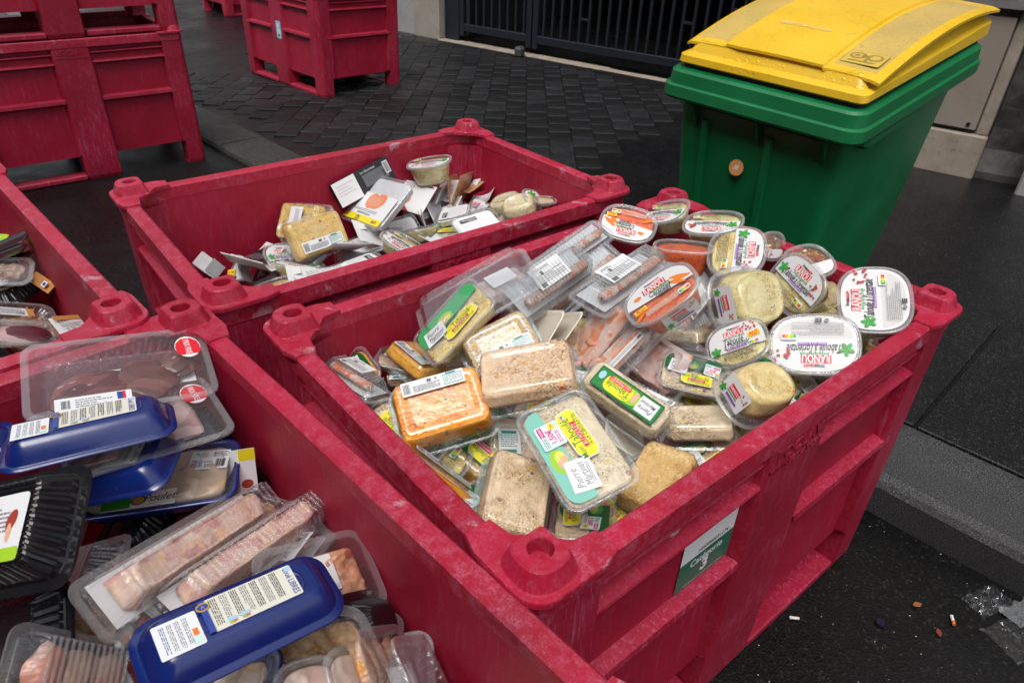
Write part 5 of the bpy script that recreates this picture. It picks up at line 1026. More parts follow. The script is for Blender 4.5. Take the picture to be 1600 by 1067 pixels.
('bigtray', [-0.2489, 0.6172, 0.6211], [0.9141, 0.1285, 0.2332, 0.3059], 0.1728, 0.1277, 0.0263, 1, 'clear tray of skin-on chicken with blank white label, beside the front blue tray', 'A', {'food': 'skin', 'lab': 'blank', 'cat': 'chicken tray'}),
('bigtray', [-0.2234, 0.5123, 0.6016], [0.7987, 0.556, -0.1932, 0.1247], 0.1612, 0.1246, 0.0256, 1, 'clear tray of golden meat under the front blue tray', 'A', {'food': 'skin2', 'cat': 'chicken tray'}),
('tub', [-0.2247, 0.4642, 0.6249], [0.953, 0.0754, 0.1593, 0.2464], 0.0813, 0.0688, 0.025, 1, 'round-cornered clear tub of pale meat, left of two at the bottom edge', 'A', {'food': 'pink', 'cat': 'meat tub'}),
('tub', [-0.1792, 0.4909, 0.6108], [0.8959, 0.0694, 0.3476, 0.2676], 0.0816, 0.0691, 0.0251, 1, 'round-cornered clear tub of pale meat, right of two at the bottom edge', 'A', {'food': 'pink', 'cat': 'meat tub'}),
('bigtray', [-0.1386, 0.515, 0.5997], [0.7851, 0.0798, 0.5208, 0.3256], 0.1484, 0.0927, 0.0278, 1, "clear tray of small ridged sausages against the crate's right wall", 'A', {'food': 'sausage', 'cat': 'sausage tray'}),
('ribbed', [-0.0973, 0.5081, 0.6015], [0.7671, 0.0347, 0.5309, 0.3584], 0.1506, 0.0847, 0.0282, 1, 'empty clear tray farthest right at the bottom edge', 'A', {'cat': 'clear tray'}),
('blacktray', [-0.1831, 0.5757, 0.5812], [0.7657, 0.1473, 0.5306, 0.3323], 0.1363, 0.0974, 0.0292, 0, 'black tray corner with white label behind the skin-on chicken', 'A', {'nolab': 1, 'cat': 'meat tray'}),
('carton', [-0.4973, 0.6221, 0.536], [0.971, 0.1133, -0.2095, 0.0187], 0.1425, 0.1006, 0.0252, 1, 'black ready-meal carton with red logo tag lying deep between the packs', 'A', {'art': 'chabox', 'cat': 'carton'}),
('carton', [-0.5935, 0.6402, 0.5203], [0.9288, 0.0525, -0.3354, 0.1487], 0.1069, 0.0334, 0.02, 1, 'grey edged carton next to the black ready-meal carton', 'A', {'art': 'greybox', 'cat': 'carton'}),
('carton', [-0.4452, 0.8691, 0.5788], [0.8066, 0.3466, 0.3894, 0.2785], 0.0342, 0.0741, 0.0456, 1, "white and yellow carton upright behind the blue tray's right end", 'A', {'art': 'yelbox', 'cat': 'carton'}),
('ribbed', [-0.5523, 0.499, 0.5713], [0.8509, 0.0911, 0.4923, 0.159], 0.1636, 0.1064, 0.0409, 0, 'clear domed pack of chicken legs at the bottom left', 'A', {'food': 'chick2', 'cat': 'chicken pack', 'mesh': 1}),
('blacktray', [-0.6448, 0.5619, 0.5586], [0.8938, 0.3873, -0.2259, 0.0063], 0.1835, 0.1376, 0.0344, 0, 'dark tray with a thin lime strip at the bottom left corner', 'A', {'nolab': 1, 'cat': 'meat tray'}),
('blue', [-0.8307, 0.8001, 0.6781], [0.9824, 0.139, -0.0816, 0.0945], 0.1219, 0.0732, 0.0183, 0, 'upturned blue poultry tray at the left edge, only its end in view', 'A', {'labs': 0, 'cat': 'poultry tray'}),
('blue', [-0.3277, 0.4932, 0.5841], [0.9836, 0.0438, -0.1617, 0.0661], 0.1154, 0.075, 0.0202, 1, 'blue poultry tray underneath the front one', 'A', {'food': 'palechick', 'cat': 'poultry tray'}),
('bigtray', [-0.3334, 0.7313, 0.5635], [0.9606, -0.1445, -0.003, 0.2374], 0.1174, 0.0783, 0.0196, 1, 'clear tray of browned meat tucked behind the chicken packs', 'A', {'food': 'skin2', 'cat': 'chicken tray'}),
('flat', [-1.2872, 1.5678, 0.6478], [0.969, 0.0292, -0.1593, 0.1865], 0.1269, 0.0825, 0.0063, 1, 'black empty tray, uppermost of three against the wall', 'D', {'mat': 'black', 'cat': 'empty tray'}),
('flat', [-1.3385, 1.6123, 0.5948], [0.9733, 0.0129, -0.1361, 0.1843], 0.1216, 0.0791, 0.0061, 1, 'black empty tray, middle of three against the wall', 'D', {'mat': 'black', 'cat': 'empty tray'}),
('flat', [-1.3089, 1.5888, 0.5903], [0.9683, -0.0253, -0.1342, 0.2094], 0.1193, 0.0775, 0.006, 1, 'black empty tray, lowest of three against the wall', 'D', {'mat': 'black', 'cat': 'empty tray'}),
('bigtray', [-1.2673, 1.5044, 0.6052], [0.9619, 0.2174, 0.0885, 0.14], 0.1391, 0.0885, 0.019, 1, 'clear pack with crinkled film above the brown tag', 'D', {'food': 'tan', 'cat': 'meat pack', 'lay': 1}),
('card', [-1.196, 1.5296, 0.5641], [0.909, 0.2932, -0.0621, -0.2895], 0.0887, 0.0296, 0.0015, 1, 'small brown printed tag under the crinkled pack', 'D', {'art': 'tag', 'cat': 'card tag'}),
('bigtray', [-1.1749, 1.4022, 0.5507], [0.8978, 0.0036, 0.2508, 0.3621], 0.1489, 0.093, 0.0186, 1, 'clear tray with brown and white label behind the sliced meat', 'D', {'lab': 'brown', 'cat': 'meat tray'}),
('bigtray', [-1.0386, 1.2176, 0.6159], [0.9511, -0.0284, 0.1594, 0.2631], 0.1678, 0.1094, 0.0219, 1, 'clear tray with rolled dark red meat', 'D', {'food': 'roll', 'cat': 'meat tray', 'lay': 1}),
('card', [-0.9595, 1.2595, 0.6125], [0.794, 0.12, 0.3451, 0.4859], 0.0664, 0.0465, 0.0013, 1, 'white label card with orange top beside the rolled meat', 'D', {'art': 'tag2', 'cat': 'card'}),
('card', [-1.405, 1.6911, 0.5928], [0.9456, 0.2787, -0.1213, -0.1162], 0.0619, 0.0495, 0.0019, 1, 'lime and white card at the far left edge', 'D', {'art': 'lime', 'cat': 'card'}),
]
GROUPS = {'salad tray': 'salad trays in the crates', 'salad tub': 'oval salad tubs', 'coleslaw tray': 'coleslaw trays', 'carrot tub': 'grated carrot tubs', 'seafood pack': 'long ribbed seafood packs', 'empty tray': 'empty trays', 'poultry tray': 'blue poultry trays', 'card sleeve': 'card sleeves in the middle crate', 'chicken pack': 'clear domed chicken packs', 'sandwich pack': 'triangular sandwich packs', 'prawn pack': 'prawn packs', 'meat tray': 'meat trays', 'fish tray': 'fish trays', 'clear tray': 'empty clear trays'}
def make_item(n, it):
    kind, pos, qt, w_, d_, h, up, label, bx, k = it
    cat = k['cat']; t = thing(cat.replace(' ', '_'), label, cat, pos, quat=qt, group=GROUPS.get(cat))
    sgn = -1 if up else 1; food = k.get('food'); s_ = n * 1.7
    if kind == 'tray':
        big = k.get('tint') == 'bluish'; mats = ['bluish_plastic', 'bluish_plastic'] if big else ['clear_plastic', 'clear_rim']
        tp = .009; bm = mapped_shell(w_, d_, h, .022, sgn, tp, lip=.006, panel=k.get('panel', 0) or (not up)); obj('tray_shell', bm, mats, t, smooth=True)
        if food:
            hi = .93 if up else .885
            bm = fill_mesh(w_, d_, h, .022, sgn, tp, .006, .30 if not up else .16, hi, seed=s_); obj(FOODN[food], bm, food if food != 'white' else 'food_white' if False else 'white', t, smooth=True)
        bm = bmesh.new(); bm.faces.new([bm.verts.new(p) for p in r3(rr(w_ / 2 - .002, d_ / 2 - .002, .023, 6), -sgn * .0008)])
        tealf = (not up) and food in ('beige', 'slaw', 'grain', 'gold') and n % 2 == 1
        obj('lid_film', bm, 'teal_film' if tealf else 'lid_film', t)
        zt = (h + .0012) if sgn > 0 else .0022
        fm = k.get('film')
        if fm in ('mart', 'mart2', 'mint'): art_mart(w_, d_, fm, k.get('price'), n).build('printed_film', t, (0, 0, .0014))
        elif fm == 'fish':
            f = Flat(); W_, D_ = w_ - .02, d_ - .02; f.rect(0, .16 * D_, W_ * .96, D_ * .62, 'paper', .01); f.rect(0, .42 * D_, W_ * .96, .13 * D_, 'yellow'); f.text('PETIT', .12 * W_, .445 * D_, .012, 'ink', 0, .02); f.text('PRIX', .12 * W_, .395 * D_, .012, 'ink', 0, .02); f.text('4,99€', -.32 * W_, .42 * D_, .014, 'ink', 0, .02)
            f.text('PAVÉS DE SAUMON', .05 * W_, .31 * D_, .010, 'ink', 0, .01, mw=.5 * W_); f.lines(.05 * W_, .24 * D_, .6 * W_, .06 * D_, 2, 'inkgrey', 3)
            f.ell(-.10 * W_, .0 * D_, .15 * W_, .17 * D_, 'fishpink', 16, .3); f.ell(.06 * W_, .02 * D_, .13 * W_, .17 * D_, 'fishpink', 16, -.2)
            for j in range(6): f.ell(-.14 * W_ + j * .05 * W_, .01 * D_, .004, .13 * D_, 'skin', 8, .35)
            f.build('printed_film', t, (0, 0, .0014))
        elif fm in ('bluewhite', 'bluewhite2'):
            f = Flat(); W_, D_ = w_ - .03, d_ - .03; f.rect(0, 0, W_, D_, 'paper', .012); f.lines(0, .1 * D_, W_ * .8, D_ * .6, 9, 'lilac' if fm == 'bluewhite' else 'grey', n, fill=.2)
            if fm == 'bluewhite': f.rect(.16 * W_, -.30 * D_, .45 * W_, .18 * D_, 'ink'); f.lines(.16 * W_, -.30 * D_, .4 * W_, .12 * D_, 3, 'paper', 2)
            else: f.rect(.22 * W_, .10 * D_, .36 * W_, .5 * D_, 'papercream'); f.lines(.22 * W_, .10 * D_, .33 * W_, .46 * D_, 8, 'inkgrey', 3); f.ell(-.2 * W_, .3 * D_, .05 * W_, .03 * W_, 'gold')
            f.build('printed_film', t, (0, 0, .0014))
        lb = k.get('lab')
        if lb == 'ean': art_ean(w_ * .66, d_ * .24, n).build('barcode_label', t, (0, -d_ * .20, zt))
        elif lb == 'ean2': art_ean(w_ * .60, d_ * .19, n).build('barcode_label', t, (-w_ * .02, d_ * .27, zt))
        elif lb == 'teal': art_small(w_ * .36, d_ * .46, 'teal', n).build('small_label', t, (-w_ * .08, -d_ * .1, zt))
        elif lb == 'whites2': art_small(d_ * .62, w_ * .28, 'white', n).build('small_label', t, (w_ * .0, 0, zt), (0, 0, R(90)))
        elif lb == 'cole':
            f = Flat(); a, b_ = w_ * .62, d_ * .42; f.rect(0, 0, a, b_, 'darkgreen', .006); f.rect(-a * .08, 0, a * .66, b_ * .84, 'yellow', .012); f.text('Coleslaw', -a * .07, .02 * b_, b_ * .40, 'green', 0, .012, .9, mw=a * .56); f.text('Mon', -a * .3, b_ * .28, b_ * .17, 'green'); f.rect(-a * .04, -b_ * .27, a * .46, b_ * .24, 'magenta'); f.text('CAROTTE CHOU', -a * .04, -b_ * .27, b_ * .14, 'paper', mw=a * .42); f.build('brand_label', t, (-w_ * .05, -d_ * .08, zt))
        elif lb == 'mart':
            f = Flat(); a, b_ = w_ * .70, d_ * .50; f.rect(0, 0, a, b_, 'darkgreen', .002); f.rect(0, 0, a * .96, b_ * .86, 'green', .002); f.ell(-a * .05, 0, a * .16, b_ * .36, 'greenlime', 18)
            f.rect(-a * .31, 0, a * .27, b_ * .74, 'paper'); f.text('Pierre', -a * .31, b_ * .14, b_ * .30, 'ink', .35, .004, .8, mw=a * .22); f.text('Martinet', -a * .31, -b_ * .12, b_ * .30, 'ink', .35, .004, .75, mw=a * .23); f.ell(-a * .11, -b_ * .05, a * .035, b_ * .28, 'skin')
            f.rect(a * .14, b_ * .02, a * .42, b_ * .72, 'yellow', .012); f.text('Mon', a * .03, b_ * .26, b_ * .16, 'green'); f.text('Taboulé', a * .14, b_ * .06, b_ * .38, 'green', 0, .012, .88, mw=a * .36); f.rect(a * .15, -b_ * .20, a * .34, b_ * .20, 'red'); f.text('AU POULET', a * .15, -b_ * .20, b_ * .16, 'paper', 0, .01, mw=a * .31)
            f.ell(a * .42, -b_ * .1, a * .045, b_ * .2, 'skyblue'); f.build('brand_label', t, (0, d_ * .04, zt))
    elif kind == 'tub':
        tp = .014; lipc = .007
        bm = mapped_shell(w_, d_, h, .04, sgn, tp, lip=lipc, drop=.003, sec='se', panel=not up); obj('tub_body', bm, ['frosted_plastic' if food != 'carrot' else 'clear_plastic', 'frosted_rim'], t, smooth=True)
        if food: bm = fill_mesh(w_, d_, h, .04, sgn, tp, lipc, .10 if up else .24, .93 if up else .89, 'se', s_); obj(FOODN[food], bm, food, t, smooth=True)
        bm = bmesh.new(); o_ = lambda off, z: r3(se(w_ / 2 - off, d_ / 2 - off, 2.7, 44), -sgn * z)
        loft(bm, [o_(-.0008, -.0055), o_(-.0012, .0005), o_(0, .0018), o_(.0028, .0019), o_(.0040, .0003)], mi=[0] * 4)
        vv = loft(bm, [o_(.0040, .0003), o_(.009, .0002)], False, True, mi=[1]); 
        for f_ in bm.faces:
            if len(f_.verts) > 10: f_.material_index = 1
        obj('lid', bm, ['frosted_rim', 'lid_film'], t, smooth=True)
        if k.get('lid') and up: art_lid(w_ + .004, d_ + .004, k['lid'], n).build('printed_lid', t, (0, 0, .0012))
        if k.get('side'):
            # side label on the tapered wall
            a, b_ = min(.075, w_ * .5), h * .66; sl = math.atan2(tp * .75, h)
            if up: f = art_side(a, b_, n).build('side_label', t, (.01, -(d_ / 2 - .0095 - tp * .30) , -h * .5), (R(90) + sl, 0, 0)) if k['side'] == 1 else Flat().rect(0, 0, .04, .022, 'lilac').build('side_label', t, (-w_ * .22, -(d_ / 2 - .0095 - tp * .30), -h * .5), (R(90) + sl, 0, 0))
            else: f = art_side(min(a, d_ * .5), b_, n).build('side_label', t, (-(w_ / 2 - .0085 - tp * .30), 0, h * .50), (R(90) - sl, 0, R(-90)))
    elif kind == 'ribbed':
        long_ = w_ / d_ > 2.1; nr = int((w_ + d_) * 2 / .0135)
        bm = mapped_shell(w_, d_, h, .020, sgn, .012 if long_ else .014, ribs=nr, amp=.0028, lip=.010); rm = 'clear_ribbed' if food != 'chick' else 'clear_plastic'; sh_ = obj('tray_shell', bm, [rm, 'clear_rim'], t)
        # cross ribs raised over the top face
        bm = bmesh.new(); cnt = int(w_ / .0125)
        for i in range(cnt):
            x = -w_ / 2 + .030 + (w_ - .060) * i / max(1, cnt - 1); hw_ = d_ / 2 - .026
            box(bm, x - .0014, x + .0014, -hw_, hw_, sgn * h - .0002, sgn * h + .0018, 0)
        obj('moulded_ribs', bm, 'clear_rim' if food != 'chick' else rm, t)['kind'] = 'stuff'
        if food == 'chick2': lumps(w_ * .74, d_ * .56, sgn * h * .46, h * .76, 3, n, food, t, 'chicken_piece')
        elif food == 'chick': bm = fill_mesh(w_, d_, h, .02, sgn, .012, .012, .10, .84, seed=s_, amp=.013, inset=.004); o = obj('chicken', bm, food, t, smooth=True); o.scale = (.86, .90, .96)
        elif food:
            bm = bmesh.new(); rg = []; q = random.Random(n)
            for i in range(25):
                x = (i / 24 - .5) * (w_ - .058); e_ = (1 if 0 < i < 24 else .6) * q.uniform(.88, 1.08); rg.append([Vector((x, -d_ * .15 + e_ * d_ * .13 * math.cos(u_), h * .55 + e_ * h * .24 * math.sin(u_))) for u_ in [2 * math.pi * z / 12 for z in range(12)]])
            loft(bm, rg, True, True); obj(FOODN[food], bm, food, t, smooth=True)
        bm = bmesh.new(); bm.faces.new([bm.verts.new(p) for p in r3(rr(w_ / 2 - .002, d_ / 2 - .002, .018, 6), -sgn * .0008)]); obj('lid_film', bm, 'lid_film', t)
        if food == 'prawn' or food == 'chick':
            bm = bmesh.new(); box(bm, -w_ / 2 + .02, w_ / 2 - .02, -d_ / 2 + .014, d_ / 2 - .014, .0010 * sgn, .0020 * sgn); obj('tray_card', bm, 'white_card', t)
        if k.get('lab') == 'white': art_small(w_ * .38, d_ * .50, 'white', n).build('white_label', t, (-w_ * .06, d_ * .10, h + .0018))
    elif kind == 'bigtray':
        bm = mapped_shell(w_, d_, h, .026, sgn, .012, ribs=int((w_ + d_) * 2 / .02), amp=.0016, lip=.011); obj('tray_shell', bm, ['clear_plastic', 'clear_rim'], t)
        bm = bmesh.new(); bm.faces.new([bm.verts.new(p) for p in r3(rr(w_ / 2 - .002, d_ / 2 - .002, .023, 6), -sgn * .0008)]); obj('lid_film', bm, 'lid_film', t)
        zt = (h + .0010) if sgn > 0 else .0016
        if food == 'redmeat':
            bm = bmesh.new(); box(bm, -.02, w_ * .40, -d_ * .12, d_ * .18, -h * .98, -h * .93); obj('absorbent_pad', bm, 'white_card', t)
            for cx, cy, sx, sy, rt, sd_ in ((-.045, -.022, .060, .042, .3, 1), (.035, -.012, .048, .046, -.4, 2), (.085, .012, .030, .030, .8, 3)):
                bm = bmesh.new(); bmesh.ops.create_icosphere(bm, subdivisions=4, radius=1)
                for v in bm.verts:
                    e = 1 + .22 * noise.noise(v.co * 1.8 + Vector((sd_ * 5, 0, 0))) + .05 * noise.noise(v.co * 7); v.co = Vector((v.co.x * sx * e, v.co.y * sy * e, v.co.z * .011 * e))
                o = obj('meat_slice', bm, 'redmeat', t, smooth=True); o.location = (cx, cy, -h * .58); o.rotation_euler = (0, 0, rt)
        elif food == 'palemeat':
            bm = fill_mesh(w_, d_ * .98, h, .02, sgn, .012, .020, .55, .9, seed=s_, amp=.004, inset=.012); obj('meat', bm, 'palemeat', t, smooth=True)
        elif food == 'roll':
            for cx, r_, m in ((-.01, .036, 'palemeat'), (.0, .031, 'roll')):
                bm = bmesh.new(); bmesh.ops.create_icosphere(bm, subdivisions=4, radius=1)
                for v in bm.verts: e = 1 + .07 * noise.noise(v.co * 3); v.co = Vector((v.co.x * r_ * 1.5 * e, v.co.y * r_ * e, v.co.z * .012))
                o = obj('rolled_meat' if m == 'roll' else 'fat_rim', bm, m, t, smooth=True); o.location = (cx + .01, 0, -h * .35 + (.003 if m == 'roll' else 0))
        elif food in ('sausage',): lumps(w_ * .8, d_ * .8, sgn * h * .5, h * .7, 5, n, food, t, 'sausage')
        elif food in ('skin', 'prawn2', 'prawn3'):
            bm = fill_mesh(w_, d_, h, .026, sgn, .012, .016, .10, .80, seed=s_, amp=.007, inset=.008); obj(FOODN[food], bm, food, t, smooth=True)
            if food != 'skin':
                q = random.Random(n)
                for j in range(4):
                    bm = bmesh.new(); a0 = q.uniform(0, 6.28); ln = q.uniform(.6, 1.0); pr = []
                    for i in range(9):
                        th = a0 + i / 8 * 2.4 * ln; r_ = (.0078 if food == 'prawn2' else .0065) * math.sin(math.pi * (.12 + .80 * i / 8)); c_ = Vector((.016 * math.cos(th), .016 * math.sin(th), 0)); nx_ = Vector((math.cos(th), math.sin(th), 0))
                        pr.append([c_ + nx_ * r_ * math.cos(u_) + Vector((0, 0, r_ * math.sin(u_))) for u_ in [2 * math.pi * z / 8 for z in range(8)]])
                    loft(bm, pr, True, True); o = obj('prawn', bm, food, t, smooth=True); o.location = (q.uniform(-.36, .36) * w_, q.uniform(-.32, .32) * d_, sgn * h * .72)
        elif food:
            bm = fill_mesh(w_, d_, h, .026, sgn, .012, .014, .18, .82, seed=s_, amp=.005, inset=.006); obj(FOODN[food], bm, food, t, smooth=True)
        lb = k.get('lab')
        if lb == 'prix':
            f = Flat(); f.ell(0, 0, .0205, .0275, 'paper', 32); f.poly([(-.019, -.014), (-.0145, -.020), (.0145, -.020), (.019, -.014), (.0198, .0), (.0175, .012), (.008, .0225), (-.008, .0225), (-.0175, .012), (-.0198, .0)], 'red')
            f.text('PRIX FIXE', 0, 0, .0165, 'paper', 0, .012, .80, R(-90), mw=.0375); f.build('price_sticker', t, (w_ * .385, d_ * .20, zt + .0004), (0, 0, R(2)))
            if 'second' not in label:
                g_ = Flat(); g_.rect(0, 0, .105, .030, 'paper', .002); g_.barcode(-.038, .0, .012, .018, n); g_.lines(0, 0, .05, .02, 4, 'inkgrey', n); g_.rect(.038, .005, .012, .016, 'blueink'); g_.rect(.042, .005, .004, .016, 'red'); g_.build('weight_label', t, (-w_ * .16, -d_ * .36, zt + .0002))
        elif lb in ('blank', 'whites'): art_small(w_ * .30, d_ * .42, lb, n).build('white_label', t, (w_ * (-.02 if lb == 'blank' else .12), d_ * .06, zt + .0004))
        elif lb == 'strip': art_small(w_ * .80, d_ * .17, 'strip', n).build('white_label', t, (0, -d_ * .33, zt + .0004))
        elif lb == 'brown':
            f = Flat(); f.rect(0, 0, w_ * .62, d_ * .34, 'paper'); f.rect(-w_ * .26, 0, w_ * .10, d_ * .34, 'brownlab'); f.rect(w_ * .26, 0, w_ * .10, d_ * .34, 'brownlab'); f.lines(0, 0, w_ * .38, d_ * .26, 5, 'ink', n); f.text('1,59', w_ * .1, -d_ * .08, .012, 'ink'); f.build('printed_label', t, (-.02, .0, zt + .0004))
    elif kind == 'blue':
        hh = h
        bm = mapped_shell(w_, d_, hh, .030, sgn, .016, ribs=0 if not up else int((w_ + d_) * 2 / .016), amp=.0015, lip=.008, drop=.003); obj('tray_shell', bm, 'blue_plastic', t, smooth=True)
        if not up:
            for sx in (-1, 1):       # stepped end corners and a pressed rectangle on the base
                for sy in (-1, 1):
                    bm = bmesh.new(); box(bm, sx * (w_ / 2 - .034) - .010, sx * (w_ / 2 - .034) + .010, sy * (d_ / 2 - .018) - .006, sy * (d_ / 2 - .018) + .006, hh * .05, hh * .30, .003)
                    obj('corner_step', bm, 'blue_plastic', t, smooth=True)
            bm = bmesh.new(); o1 = rr(w_ / 2 - .040, d_ / 2 - .036, .012, 5); o2 = rr(w_ / 2 - .043, d_ / 2 - .039, .010, 5); loft(bm, [r3(o1, hh - .0002), r3(o1, hh + .0007), r3(o2, hh + .0007), r3(o2, hh - .0002)]); obj('base_bead', bm, 'blue_plastic', t, smooth=True)
            if k.get('labs'):
                f = Flat(); a, b_ = w_ * .44, d_ * .42
                f.rect(0, 0, a, b_, 'papercream', .002); f.text('Loué LIBRES', a * .44, 0, b_ * .26, 'blueink', 0, .02, .80, R(-90), mw=b_ * .86); f.rect(a * .46, b_ * .38, a * .06, b_ * .14, 'skyblue')
                for j in range(7): f.lines(-a * .42 + j * a * .115, b_ * .05, b_ * .80, a * .085, 4, 'inkgrey' if j % 2 else 'ink', n + j, R(-90))
                for j in (0, 1): f.rect(-a * .30 + j * a * .14, -b_ * .34, a * .10, b_ * .10, 'skyblue'); f.rect(-a * .30 + j * a * .14, -b_ * .43, a * .08, b_ * .05, 'orange'); f.rect(-a * .32 + j * a * .14, -b_ * .43, a * .03, b_ * .05, 'ns2')
                f.rect(-a * .53, 0, a * .07, b_ * 1.0, 'blueink'); f.ell(-a * .53, b_ * .30, a * .075, b_ * .13, 'gold', 16); f.ell(-a * .53, b_ * .30, a * .06, b_ * .09, 'blueink', 16); f.text('A', -a * .53, b_ * .30, b_ * .14, 'gold')
                f.build('cream_label', t, (w_ * .07, d_ * .03, hh + .0015))
                if k['labs'] > 1:
                    f = Flat(); a2, b2 = w_ * .20, d_ * .42; f.rect(0, 0, a2, b2, 'paper', .002)
                    for j in range(4): f.lines(-a2 * .30 + j * a2 * .17, .0, b2 * .8, a2 * .12, 3, 'blueink' if j == 0 else 'inkgrey', n + j, R(-90))
                    f.rect(a2 * .36, -b2 * .1, a2 * .12, b2 * .2, 'orange'); f.rect(a2 * .36, -b2 * .34, a2 * .18, b2 * .18, 'tealpale'); f.build('white_label', t, (-w_ * .30, -d_ * .03, hh + .0015))
        else:
            if food: bm = fill_mesh(w_, d_, h, .030, sgn, .016, .010, .08, .9, seed=s_, amp=.004, inset=.008); obj('chicken', bm, food, t, smooth=True)
            bm = bmesh.new(); bm.faces.new([bm.verts.new(p) for p in r3(rr(w_ / 2 - .004, d_ / 2 - .004, .027, 6), .0006)]); obj('lid_film', bm, 'lid_film', t)
            if k.get('lab') == 'white3':
                art_small(.062, .048, 'white3', n).build('white_label', t, (w_ * .30, d_ * .16, .0012), (0, 0, R(-6)))
                f = Flat(); f.rect(0, 0, w_ * .44, d_ * .22, 'papercream'); f.rect(-w_ * .13, 0, w_ * .17, d_ * .19, 'leaf'); f.ell(0, 0, .011, .011, 'blueink', 20); f.ell(0, 0, .0085, .0085, 'gold', 20); f.text('Poulet', w_ * .12, .002, .026, 'ink', .35, .005, .8, mw=w_ * .2); f.rect(w_ * .13, -.012, .04, .002, 'skyblue'); f.build('brand_label', t, (-w_ * .10, -d_ * .33, .0010))
    elif kind == 'blacktray':
        bm = mapped_shell(w_, d_, h, .030, sgn, .014, ribs=int((w_ + d_) * 2 / .016), amp=.003, lip=.012); obj('tray_shell', bm, 'black_ribbed', t)
        bm = bmesh.new(); q = random.Random(n); nx_, ny_ = int(w_ / .011), int(d_ / .010)
        for i in range(nx_):
            for j in range(ny_):
                x, y = -w_ / 2 + .034 + (w_ - .068) * i / (nx_ - 1), -d_ / 2 + .034 + (d_ - .068) * j / (ny_ - 1)
                if abs(y) > .02 or abs(x) > w_ * .3: box(bm, x - .0036, x + .0036, y - .0018, y + .0018, h - .001, h + .0022, 0)
        obj('moulded_ribs', bm, 'black_ribbed', t)['kind'] = 'stuff'
        if not k.get('nolab'):
            f = Flat(); a, b_ = w_ * .58, d_ * .52; f.rect(0, 0, a, b_, 'paper', .006); f.rect(0, -b_ * .40, a, b_ * .20, 'limelab', .004); f.lines(-a * .05, b_ * .12, a * .7, b_ * .4, 6, 'inkgrey', n); f.rect(a * .08, -b_ * .24, a * .3, b_ * .2, 'inkgrey'); f.ell(a * .34, b_ * .10, a * .06, b_ * .16, 'raisin', 12, -.3); f.ell(a * .33, -b_ * .08, a * .03, b_ * .14, 'skin', 12); f.ell(-a * .42, -b_ * .1, a * .05, b_ * .1, 'blueink'); f.rect(-a * .15, b_ * .22, a * .2, b_ * .05, 'greenlime'); f.build('printed_label', t, (w_ * .05, -d_ * .05, h + .0026))
        bm = bmesh.new(); bm.faces.new([bm.verts.new(p) for p in r3(rr(w_ / 2 - .002, d_ / 2 - .002, .028, 6), -sgn * .0015)]); obj('lid_film', bm, 'lid_film', t)
    elif kind == 'flat':
        m = {'cream': 'cream', 'black': 'black_plastic'}[k['mat']]; bm = bmesh.new(); o_ = lambda off, z: r3(rr(w_ / 2 - off, d_ / 2 - off, .018, 6), z)
        loft(bm, [o_(.012, -h), o_(.004, -.001), o_(0, -.0015), o_(0, 0), o_(.005, .0004), o_(.009, -h * .35), o_(.016, -h * .6)], True, True); obj('tray_shell', bm, m, t, smooth=True)
        if k['mat'] == 'cream' and h > .01: f = Flat(); f.rect(0, 0, .045, .02, 'paper'); f.barcode(0, 0, .038, .014, n); f.build('barcode_label', t, (w_ * .3, -d_ * .3, .001))
    elif kind == 'carton':
        bm = bmesh.new(); box(bm, -w_ / 2, w_ / 2, -d_ / 2, d_ / 2, -h, 0, .0006); art = k['art']
        obj('carton_body', bm, {'blackbox': P('black'), 'chabox': P('black'), 'greybox': P('grey'), 'yelbox': P('paper')}[art], t); f = Flat()
        if art == 'blackbox':
            f.rect(-w_ * .30, -.0, w_ * .395, d_ * .99, 'paper'); f.lines(-w_ * .30, .1 * d_, w_ * .3, d_ * .5, 4, 'lilac', 3); f.at(w_ * .05, 0, 0); f.text('Le Gourmet', w_ * .07, d_ * .36, .011, 'paper', .3); f.lines(w_ * .16, -.0 * d_, w_ * .42, d_ * .5, 8, 'grey', 5); f.at(); f.rect(w_ * .43, d_ * .12, w_ * .09, d_ * .5, 'paper'); f.barcode(w_ * .43, d_ * .12, w_ * .07, d_ * .42, 3)
        elif art == 'chabox':
            f.at(w_ * .22, d_ * .18, .0); f.poly([(-.034, -.014), (.034, -.014), (.038, .014), (-.038, .014)], 'red'); f.text('CHA', -.010, 0, .026, 'paper', 0, .03, mw=.036); f.ell(.024, .008, .014, .010, 'paper', 16); f.ell(.024, .006, .009, .006, 'black', 14); f.at(); f.text('Boeuf', -w_ * .06, -.12 * d_, .020, 'redink', .1, .01); f.ell(-w_ * .26, .06 * d_, .018, .011, 'papercream', 12, .9); f.ell(-w_ * .22, .16 * d_, .011, .008, 'skin', 12, .4); f.ell(-w_ * .32, -.3 * d_, .012, .008, 'orange', 10)
        elif art == 'yelbox': f.rect(0, d_ * .36, w_ * .98, d_ * .26, 'yellow'); f.ell(-w_ * .1, -d_ * .30, w_ * .34, d_ * .10, 'raisin', 16)
        elif art == 'greybox': f.rect(-w_ * .0, d_ * .38, w_ * .98, d_ * .2, 'redink'); f.barcode(w_ * .4, 0, w_ * .1, d_ * .4, 2)
        if f.v: f.build('carton_print', t, (0, 0, .0003))
    elif kind == 'card':
        bm = bmesh.new(); nx_ = 10; G_ = {}; am = .018 if k.get('bend') else .004; q = random.Random(n); fold = q.uniform(-.3, .3)
